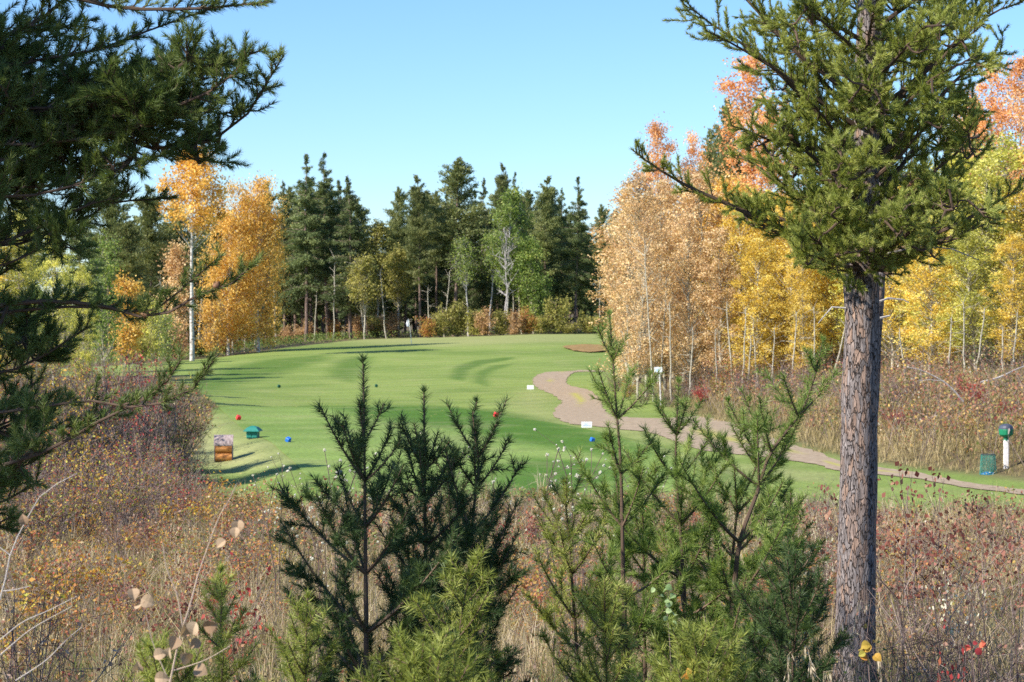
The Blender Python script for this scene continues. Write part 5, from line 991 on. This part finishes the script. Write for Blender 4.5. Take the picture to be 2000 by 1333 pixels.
for i, (c, top, y, lab) in enumerate([
    (545, 905, 22, 0), (563, 893, 24, 0), (590, 915, 20, 0), (655, 880, 21, 0), (662, 915, 18, 0), (640, 940, 19, 0), (690, 935, 20, 0), (700, 895, 23, 0), (855, 868, 22, 0), (885, 875, 24, 0), (1078, 875, 17, 0), (1088, 890, 18, 0), (1112, 888, 18, 0), (1128, 885, 17, 0), (1140, 880, 18, 0), (1145, 900, 19, 0), (1118, 868, 20, 0), (1243, 880, 17, 0), (1262, 900, 18, 0), (1305, 918, 19, 0), (1235, 915, 20, 0), (970, 915, 24, 0), (535, 925, 20, 0), (600, 1010, 15, 0), (620, 985, 16, 0), (720, 940, 19, 0), (505, 930, 21, 0)]):
    p = at(c, y); s = (CZ - (top - HZ) / F * y - p[2]); put(AS[i % 4], tuple(p), rz(), (s, s, s), 'thin brown aster stem topped with white seed fluff against the mown grass', 'seeding asters in front of the tee')

# ---- aspen sprout with big tan leaves at the lower left, bare sprout at the left edge
M_BIGL = leafmat('withered_leaf', [(.28, .17, .10), (.42, .29, .18), (.52, .39, .26)], trans=.2, rough=.7)
def bigleaf(mb, p, d, n, s, rs):
    d = unit(d); n = unit(n - d * np.dot(n, d)); b = np.cross(n, d); k = 9; out = [p]
    prof = [(.0, 0), (.08, .30), (.3, .48), (.55, .45), (.8, .25), (1.02, 0)]
    V = []; 
    for t, w_ in prof: c_ = .10 * sin(t * 3); V += [p + (d * t + b * w_ + n * (.42 * w_ + c_)) * s, p + (d * t + n * c_) * s, p + (d * t - b * w_ + n * (.42 * w_ + c_)) * s]
    f = []
    for i in range(5): a = i * 3; f += [(a, a + 1, a + 4, a + 3), (a + 1, a + 2, a + 5, a + 4)]
    mb.add(np.array(V), np.array(f), rs.rand())
rs = np.random.RandomState(71); y = 6.6; spr = empty('aspen_sprout', (0, 0, 0), 'thin aspen sprout with a few large withered tan leaves at the lower left', 'sprout'); st = MB()
ln = [[(330, 1345), (350, 1250), (372, 1180), (385, 1130), (402, 1080), (428, 1010), (452, 970), (462, 945)], [(356, 1220), (345, 1160), (325, 1110), (318, 1060)], [(332, 1335), (300, 1260), (285, 1200)], [(340, 1310), (400, 1290), (450, 1262)]]
for k, q in enumerate(ln): st.tube(smooth_line(np.array([W(c, r, y + .03 * k) for c, r in q]), 14), np.linspace(.0032 if k == 0 else .002, .001, 14), 5, tint=.9)
st.build('stem', leafmat('sprout_bark', [(.30, .22, .17), (.52, .40, .31)], trans=0), spr)
for c, r in [(398, 1225), (383, 1215), (390, 1250), (365, 1240), (335, 1262), (330, 1282), (372, 1290), (380, 1305), (300, 1282), (302, 1325), (345, 1245), (270, 1310), (460, 1030), (440, 1055), (465, 1015), (258, 1150), (262, 1185), (276, 1170)]:
    lf = MB(); bigleaf(lf, W(c, r, y - rs.uniform(-.04, .06)), rs.normal(size=3) * [1, .3, 1] + [0, 0, -.4], np.array([0, -1., .2]) + rs.normal(0, .35, 3), rs.uniform(.032, .05), rs); o = lf.build('leaf', M_BIGL, spr)
bs = empty('bare_sprout', (0, 0, 0), 'bare pale forked sprout arching up at the left edge', 'sprout'); st = MB(); y = 6.8
for k, q in enumerate([[(-40, 1340), (0, 1170), (16, 1110), (22, 1075), (50, 1020), (78, 970), (112, 945), (150, 925)], [(5, 1155), (30, 1152), (60, 1145)], [(20, 1085), (0, 1070), (-20, 1060)], [(0, 1250), (45, 1215), (90, 1195), (150, 1165)], [(0, 1280), (60, 1230), (140, 1185)], [(30, 1330), (90, 1290), (130, 1250), (160, 1225)]]):
    st.tube(smooth_line(np.array([W(c, r, y + .04 * k) for c, r in q]), 12), np.linspace(.0036 if k == 0 else .0018, .0008, 12), 5, tint=.9)
st.build('stem', leafmat('pale_sprout_bark', [(.30, .26, .24), (.58, .52, .47)], trans=0), bs); lf = MB(); bigleaf(lf, W(50, 1025, y - .02), np.array([-.3, 0, 1.]), np.array([0, -1., 0]), .035, rs); lf.build('leaf', M_BIGL, bs)
# leafy green sprig between the light young pines, yellow-orange sprig at the big trunk's foot
M_PALEG = leafmat('pale_green_leaves', [(.20, .30, .12), (.40, .50, .24)], trans=.35)
def sprig(label, stem_px, leaves_px, y, mat, size, cat='weed'):
    o = empty('leafy_weed', (0, 0, 0), label, cat); s_ = MB(); s_.tube(smooth_line(np.array([W(c, r, y) for c, r in stem_px]), 12), np.linspace(.003, .001, 12), 4, tint=.6); s_.build('stem', M_TWIGP, o)
    l = MB()
    for c, r in leaves_px: bigleaf(l, W(c, r, y - .01), rs.normal(size=3) * [1, .4, .5] + [0, 0, -.2], np.array([0, -.8, .6]) + rs.normal(0, .3, 3), size * rs.uniform(.7, 1.2), rs)
    l.build('leaves', mat, o)
sprig('pale green leafy weed growing between the light green young pines', [(1312, 1345), (1308, 1250), (1303, 1190), (1308, 1140)], [(1300, 1145), (1312, 1150), (1295, 1158), (1318, 1162), (1290, 1165), (1308, 1175), (1310, 1185), (1300, 1195), (1318, 1200), (1296, 1205), (1312, 1215), (1306, 1230), (1280, 1150)], 9.4, M_PALEG, .03)
M_FIERY = leafmat('fiery_leaves', [(.50, .15, .03), (.52, .30, .05), (.28, .32, .06)], trans=.25)
sprig('weed with hanging orange and yellow-green leaves at the foot of the big pine', [(1700, 1345), (1695, 1290), (1690, 1250)], [(1682, 1262), (1702, 1262), (1690, 1275), (1706, 1280), (1680, 1285), (1695, 1295), (1686, 1268)], 9.0, M_FIERY, .038)
sprig('weed with curled orange-tan leaves at the bottom edge right of the young pines', [(1350, 1345), (1348, 1310)], [(1345, 1300), (1352, 1310), (1340, 1315), (1356, 1322), (1348, 1325)], 8.2, M_FIERY, .036)
sprig('weed with one bright scarlet leaf spray at lower right', [(1905, 1345), (1900, 1290), (1897, 1265)], [(1890, 1262), (1900, 1258), (1912, 1262), (1884, 1264), (1905, 1268), (1918, 1256)], 10.0, M_REDL, .034)
# nodding dry brome heads
M_STRAW = leafmat('straw', [(.45, .36, .24), (.66, .56, .42)], trans=.3)
def brome(c, top, y, label):
    p = at(c, y); o = empty('brome_grass', tuple(p), label, 'grass stalk'); tipz = CZ - (top - HZ) / F * y - p[2]; s_ = MB(); lean = rs.uniform(-.1, .1)
    P = smooth_line(np.array([[0, 0, 0], [lean * .3, 0, tipz * .6], [lean, 0, tipz], [lean * 1.6 + .03, -.01, tipz - .02]]), 14); s_.tube(P, np.linspace(.002, .0008, 14), 4, tint=.6); s_.build('stem', M_STRAW, o)
    k = 14; O = along(P, rs.uniform(.72, 1, k)); D = unit(rs.normal(0, .35, (k, 3)) + [.15, 0, -1]); h_ = MB(); h_.leaves(O + D * .028, .042, rs.rand(k), rs, U=D, asp=.18); h_.leaves(O + D * .05, .03, rs.rand(k), rs, U=D, asp=.12); h_.build('seed_head', M_STRAW, o)
for c, t, y, lab in [(1548, 1262, 9.0, 'nodding straw-coloured grass head left of the big trunk foot'), (1605, 1250, 9.6, 'nodding straw grass head just beside the big trunk foot'), (1738, 1262, 9.3, 'nodding straw grass head right of the big trunk foot'), (1450, 1290, 8.6, 'pale grass head at the bottom below the bent young pine'), (1655, 1170, 11.5, 'dry grass tuft bent against the big pine trunk'), (1608, 1300, 8.8, 'straw grass head low at the bottom edge by the big trunk'), (1085, 1305, 8.2, 'pale grass head at the bottom edge below the slender pine')]: brome(c, t, y, lab)
# fallen grey branch behind the shrubs at the right
fb = empty('fallen_branch', tuple(at(1870, 61)), 'long bare grey branch lying slanted in front of the right-hand aspens', 'branch'); q0 = at(1870, 61); s_ = MB()
s_.tube(smooth_line(np.array([W(c, r, 61) - q0 for c, r in [(1882, 785), (1855, 755), (1830, 738), (1795, 722), (1772, 718)]]), 12), np.linspace(.03, .01, 12), 5); s_.tube(np.array([W(c, r, 61) - q0 for c, r in [(1845, 745), (1815, 742), (1790, 745)]]), [.015, .01, .006], 4); s_.build('branch', M_GREYB, fb)
fb = empty('fallen_branch', tuple(at(1920, 61)), 'long bare tan branch slanting up to the right edge', 'branch'); q0 = at(1920, 61); s_ = MB()
s_.tube(smooth_line(np.array([W(c, r, 61) - q0 for c, r in [(1915, 747), (1950, 738), (1985, 722), (2010, 712)]]), 12), np.linspace(.03, .015, 12), 5); s_.build('branch', M_GREYB, fb)
# ------------------------------------------------------------------ golf furniture
M_LOG = barkmat('varnished_log', [(.3, .34, .12, .03), (.6, .58, .26, .08)], scale=(1.2, 6, 6), nscale=4, bump=.15, rough=.6)
M_SHIN = barkmat('weathered_board', [(.3, .26, .19, .18), (.7, .46, .38, .36)], scale=(8, 3, 3), nscale=4, bump=.3)
M_TEAL = paint('teal_green_paint', (.018, .20, .16), .55); M_WHITE = paint('white_sign_paint', (.82, .84, .86), .5, .04)
M_WPOST = barkmat('chipped_white_paint', [(.36, .34, .28, .22), (.44, .74, .70, .66), (.8, .82, .80, .78)], scale=(3, 3, 3), nscale=6, bump=.2)
M_RED = paint('red_marker_paint', (.72, .045, .04), .45, .1); M_BLUE = paint('blue_marker_paint', (.02, .16, .62), .45, .1); M_DGRN = paint('dark_green_marker_paint', (.01, .08, .045), .5, .1)
M_SLATE = paint('dark_slate_paint', (.03, .05, .055), .5, .1); M_INK = paint('faded_blue_print', (.20, .34, .55), .7, .1); M_GREEN = paint('green_plastic', (.01, .19, .09), .4, .1); M_DPLAS = paint('dark_cap_plastic', (.06, .07, .10), .4, .2)
M_BAG = paint('blue_bag', (.03, .16, .48), .35, .3, 30); M_PAPER = paint('white_litter', (.78, .8, .84), .6, .1)
def base_of(c, r): return G(c, r)
# wooden bin: rounded log front, grey boards on side, sloping shingled hood
p = base_of(437, 901); o = empty('litter_box', tuple(p), 'small wooden log-sided bin with grey sloping hood beside the tee', 'litter bin', rz=radians(6)); S = p[1] / F
def px(v): return v * S
wd, dp = px(32), .42
for k in range(2):
    m_ = MB(); zc = px(8 + 17 * k); a = np.linspace(0, 2 * pi, 15)[:-1]; m_.tube(np.array([[-wd / 2, -dp / 2 + .05, zc], [0, -dp / 2 + .05, zc], [wd / 2 - .002, -dp / 2 + .05, zc]]), px(8.8), 16); m_.build('front_log', M_LOG, o, smooth=False)
m_ = MB(); m_.box((.004, .05, px(16)), (wd - .03, dp - .1, px(32)), bev=.01); m_.build('body', M_LOG, o)
for s_ in (-1, 1):
    m_ = MB(); m_.box((s_ * (wd / 2 + .012), 0, px(20)), (.028, dp, px(40)), bev=.006); m_.build('side_panel', M_SHIN, o)
# hood: curved mansard
m_ = MB(); prof = [(-dp / 2 - .05, px(33)), (-dp / 2 - .03, px(37)), (-dp / 2 + .03, px(44)), (-dp / 2 + .12, px(49.5)), (0, px(51)), (dp / 2 + .03, px(46))]; hw = wd / 2 + .035
V = []; f = []
for y_, z_ in prof: V += [(-hw, y_, z_), (hw, y_, z_), (hw, y_, z_ - .03), (-hw, y_, z_ - .03)]
for i in range(len(prof) - 1):
    a = i * 4; f += [(a, a + 1, a + 5, a + 4), (a + 3, a + 7, a + 6, a + 2), (a, a + 4, a + 7, a + 3), (a + 1, a + 2, a + 6, a + 5)]
f += [(0, 3, 2, 1), (20, 21, 22, 23)]; m_.add(np.array(V), np.array(f)); m_.build('roof', M_SHIN, o)
m_ = MB(); m_.box((0, -dp / 2 + .06, px(35)), (wd - .01, .02, px(5))); m_.build('opening', M_SLATE, o)
# teal box with hipped lid
p = base_of(494, 857); o = empty('tee_box_cabinet', tuple(p), 'small teal green box with overhanging hipped lid at the edge of the tee', 'tee box cabinet', rz=radians(-7)); S = p[1] / F
m_ = MB(); m_.box((0, 0, px(7.5)), (px(22), .26, px(13)), bev=.008); m_.box((px(-5.5), -.135, px(7.5)), (px(9), .012, px(10)), bev=.003); m_.box((px(5.5), -.135, px(7.5)), (px(9), .012, px(10)), bev=.003); m_.build('body', M_TEAL, o)
m_ = MB(); V = []
for hw_, hd_, z_ in [(px(15.5), .22, px(14)), (px(15.5), .22, px(15.5)), (px(9), .14, px(22)), (px(3), .05, px(24.5))]: V += [(-hw_, -hd_, z_), (hw_, -hd_, z_), (hw_, hd_, z_), (-hw_, hd_, z_)]
f = [(3, 2, 1, 0), (12, 13, 14, 15)]
for i in range(3):
    for k in range(4): f.append((i * 4 + k, i * 4 + (k + 1) % 4, (i + 1) * 4 + (k + 1) % 4, (i + 1) * 4 + k))
m_.add(np.array(V), np.array(f)); m_.build('lid', M_TEAL, o)
m_ = MB(); m_.box((0, 0, px(.6)), (px(20), .24, px(1.6))); m_.build('base', M_SLATE, o)
# tee markers: painted wooden cubes lying tilted on the grass
from mathutils import Euler
def marker(c, r, size_px, mat, label, eu, grp, cone=False):
    p = base_of(c, r); s = size_px * p[1] / F; o = empty('tee_marker', tuple(p), label, 'tee marker', grp)
    Mx = np.array(Euler(eu).to_matrix()); m_ = MB(); m_.box((0, 0, s * .55), (s, s, s), M=Mx, bev=s * .1)
    z0 = min(v[:, 2].min() for v in m_.v); m_.v = [v - np.array([0, 0, z0 + .01], np.float32) for v in m_.v]; m_.build('block', mat, o)
    m_ = MB(); m_.tube(np.array([[0, 0, -.1], [0, 0, s * .25]]), [.006, .006], 6); m_.build('spike', M_SLATE, o)
marker(466, 822, 8.5, M_RED, 'red cube tee marker at the far left of the tee', (.5, .35, .5), 'red tee markers'); marker(969, 816, 9, M_RED, 'red cube tee marker at the far right of the tee', (.3, .3, .3), 'red tee markers')
marker(563, 865, 9, M_BLUE, 'blue cube tee marker right of the teal box', (.3, .45, -.5), 'blue tee markers'); marker(1157, 864, 8, M_BLUE, 'blue cube tee marker partly behind the slender young pine', (.2, .3, .4), 'blue tee markers')
marker(663, 929, 9.5, M_SLATE, 'dark slate cube tee marker near the front of the tee', (.2, .35, -.4), None)
marker(545, 758, 5.5, M_DGRN, 'dark green tee marker alone on the fairway, left of the pair', (.2, .2, .4), 'green tee markers'); marker(735, 757, 5.5, M_DGRN, 'dark green tee marker beside the tallest dark sapling tip, right of the pair', (.1, .3, .2), 'green tee markers')
# white boards on stakes beside the path
def board(c, rbot, wpx, hpx, label, lines=0, stake=4):
    p = base_of(c, rbot + stake); S = p[1] / F; o = empty('path_sign', tuple(p), label, 'sign'); m_ = MB(); m_.box((0, 0, (stake + hpx / 2) * S), (wpx * S, .02, hpx * S), bev=.004); m_.build('board', M_WHITE, o)
    m_ = MB(); m_.box((0, .02, (stake * S) / 2 - .02), (.035, .02, stake * S + .10)); m_.build('stake', M_WHITE, o)
    if lines:
        m_ = MB(); r_ = np.random.RandomState(3)
        for zc, x0, x1 in [(.64, -.25, .15), (.34, -.36, .34)]:
            x = x0
            while x < x1:
                w_ = r_.uniform(.03, .055); m_.box(((x + w_ / 2) * wpx * S, -.012, (stake + hpx * zc) * S), (w_ * wpx * S * .6, .003, hpx * S * r_.uniform(.10, .16))); x += w_ + .012
        m_.build('lettering', M_INK, o)
board(1036, 761, 13, 8, 'small blank white board left of the winding path', stake=1.5); board(1146, 836, 20.5, 11.5, 'larger white board with two lines of faded blue lettering, by the path', 1, stake=1.5)
# post sign by the aspens
p = G(1291, 792); p = at(1291, p[1]); S = p[1] / F; o = empty('post_sign', tuple(p), 'white post with a small white sign at the foot of the tan aspens', 'sign'); hgt = CZ - (718 - HZ) / F * p[1] - p[2]
m_ = MB(); P = np.array([[0, 0, -.1], [px(-1.5), 0, hgt * .5], [px(-4), 0, hgt]]); m_.tube(P, [px(1.5), px(1.3), px(1.2)], 8); m_.build('post', M_WPOST, o)
m_ = MB(); m_.box((px(-5.5), -.05, hgt - px(4.5)), (px(15.5), .025, px(10)), bev=.004); m_.build('board', M_WHITE, o); m_ = MB(); m_.box((px(-7.5), -.0645, hgt - px(5)), (px(4), .003, px(5.5))); m_.box((px(-3), -.0645, hgt - px(3)), (px(1.2), .003, px(4))); m_.build('mark', paint('pale_blue_print', (.5, .68, .82), .6), o)
# flagstick
p = G(804, 673); S = p[1] / F; o = empty('flagstick', tuple(p), 'white flagstick with drooping white flag standing on the green', 'flagstick')
ptop = np.array([px(-5.5), 0, px(48)]); m_ = MB(); m_.tube(np.array([[0, 0, 0], ptop]), [.022, .018], 6); m_.build('pole', paint('yellowish_white_pole', (.75, .76, .6), .5), o)
m_ = MB(); V = []; cols_ = 7
for j, (u0, z0, z1) in enumerate([(0, 48, 37), (-1, 49, 34.5), (-2, 48.5, 33.5), (-3, 47, 34), (-4, 45, 35.5), (-5, 42.5, 37.5), (-5.6, 41, 39)]): V += [(px(-5.5 + u0), .03 * sin(j * 1.6), px(z0)), (px(-5.2 + u0), .03 * sin(j * 1.6 + .5), px(z1))]
V = np.array(V); V = np.vstack([V, V + [0, .012, 0]]); f = []
for j in range(6): a = 2 * j; f += [(a, a + 2, a + 3, a + 1), (a + 14, a + 15, a + 17, a + 16), (a, a + 14, a + 16, a + 2), (a + 1, a + 3, a + 17, a + 15)]
m_.add(V, np.array(f)); m_.build('flag', M_WHITE, o)
# ball washer on a chipped white post
yb = 49.5; p = at(1965, yb); S = yb / F; o = empty('ball_washer', tuple(p), 'green ball washer with dark cap on a chipped white post at the right edge', 'ball washer'); top = (CZ - p[2]) / S - (828 - HZ)   # height in photo pixels
m_ = MB(); m_.box((0, 0, px((top - 31) / 2) - .05), (px(9), px(9), px(top - 31) + .1), bev=px(1)); m_.build('post', M_WPOST, o)
m_ = MB(); m_.tube(np.array([[0, 0, px(top - 33)], [0, 0, px(top - 30)], [0, 0, px(top - 25)]]), [px(5), px(5), px(5)], 10); m_.tube(np.array([[0, 0, px(top - q)] for q in (26, 24, 21, 12, 10)]), [px(6), px(11), px(14), px(14.5), px(14)], 14); m_.build('housing', M_GREEN, o)
m_ = MB(); m_.tube(np.array([[0, 0, px(top - q)] for q in (10, 8, 4, 1, 0)]), [px(14.4), px(14.2), px(12), px(7), px(1)], 14); m_.build('cap', M_DPLAS, o, smooth=False)
m_ = MB(); m_.tube(np.array([[px(3), -px(13), px(top - 9)], [px(3), -px(15), px(top - 13)], [px(2), -px(14), px(top - 19)]]), [px(1.6), px(1.8), px(1.4)], 8); m_.build('brush_knob', M_SHIN, o)
# mesh litter basket
yb = 49.2; p = at(1930, yb); o = empty('mesh_basket', tuple(p), 'green wire mesh basket with a blue bag, wider at the foot, beside the ball washer', 'litter basket'); S = yb / F; top = (CZ - p[2]) / S - (888 - HZ)
m_ = MB(); nb = 30; a = np.arange(nb) * 2 * pi / nb; z0, z1, r0, r1 = px(top - 44), px(top), px(16.5), px(13.5)
lo = np.stack([np.cos(a) * r0, np.sin(a) * r0, np.full(nb, z0)], 1); hi = np.stack([np.cos(a) * r1, np.sin(a) * r1, np.full(nb, z1)], 1); m_.segs(lo, hi, .0042, .0042, 4)
for t in np.linspace(0, 1, 16):
    rr_ = r0 + (r1 - r0) * t; q = np.stack([np.cos(a) * rr_, np.sin(a) * rr_, np.full(nb, z0 + (z1 - z0) * t)], 1); m_.segs(q, np.roll(q, -1, 0), .0035, .0035, 4)
m_.build('wire_mesh', M_TEAL, o); m_ = MB()
for z_, rr_ in ((z1, r1), (z0, r0)):
    q = np.stack([np.cos(a) * rr_, np.sin(a) * rr_, np.full(nb, z_)], 1); m_.segs(q, np.roll(q, -1, 0), .009, .009, 6)
m_.build('rim', M_SLATE, o); m_ = MB(); r_ = np.random.RandomState(4); m_.tube(np.array([[0, 0, z0 + px(k)] for k in (0.5, 1.5, 5, 8, 10)]), [px(13), px(15.6), px(15.2), px(12), px(4)], 18, wob=.05, rs=r_); m_.build('bag', M_BAG, o, smooth=True)
for k in range(5):
    m_ = MB(); aa = -pi / 2 + (k - 2) * .5; m_.box((cos(aa) * px(12.5), sin(aa) * px(13.5), z0 + px(6 + (k % 3) * 1.8)), (px(4), px(3), px(2.6)), rz=k, bev=px(.5)); m_.build('litter', M_PAPER, o)
m_ = MB(); m_.box((0, 0, (z0) / 2 - .03), (.03, .03, z0 + .06)); m_.build('stake', M_SLATE, o) if z0 > .02 else None
# bin the unused template trees
for ob in [o for o in list(bpy.data.objects) if o.parent is None and o.location[2] < -50]:
    for ch in list(ob.children): bpy.data.objects.remove(ch)
    bpy.data.objects.remove(ob)
for q in ('bare_sprout',): pass
print('built in', round(time.time() - T0, 1), 's')
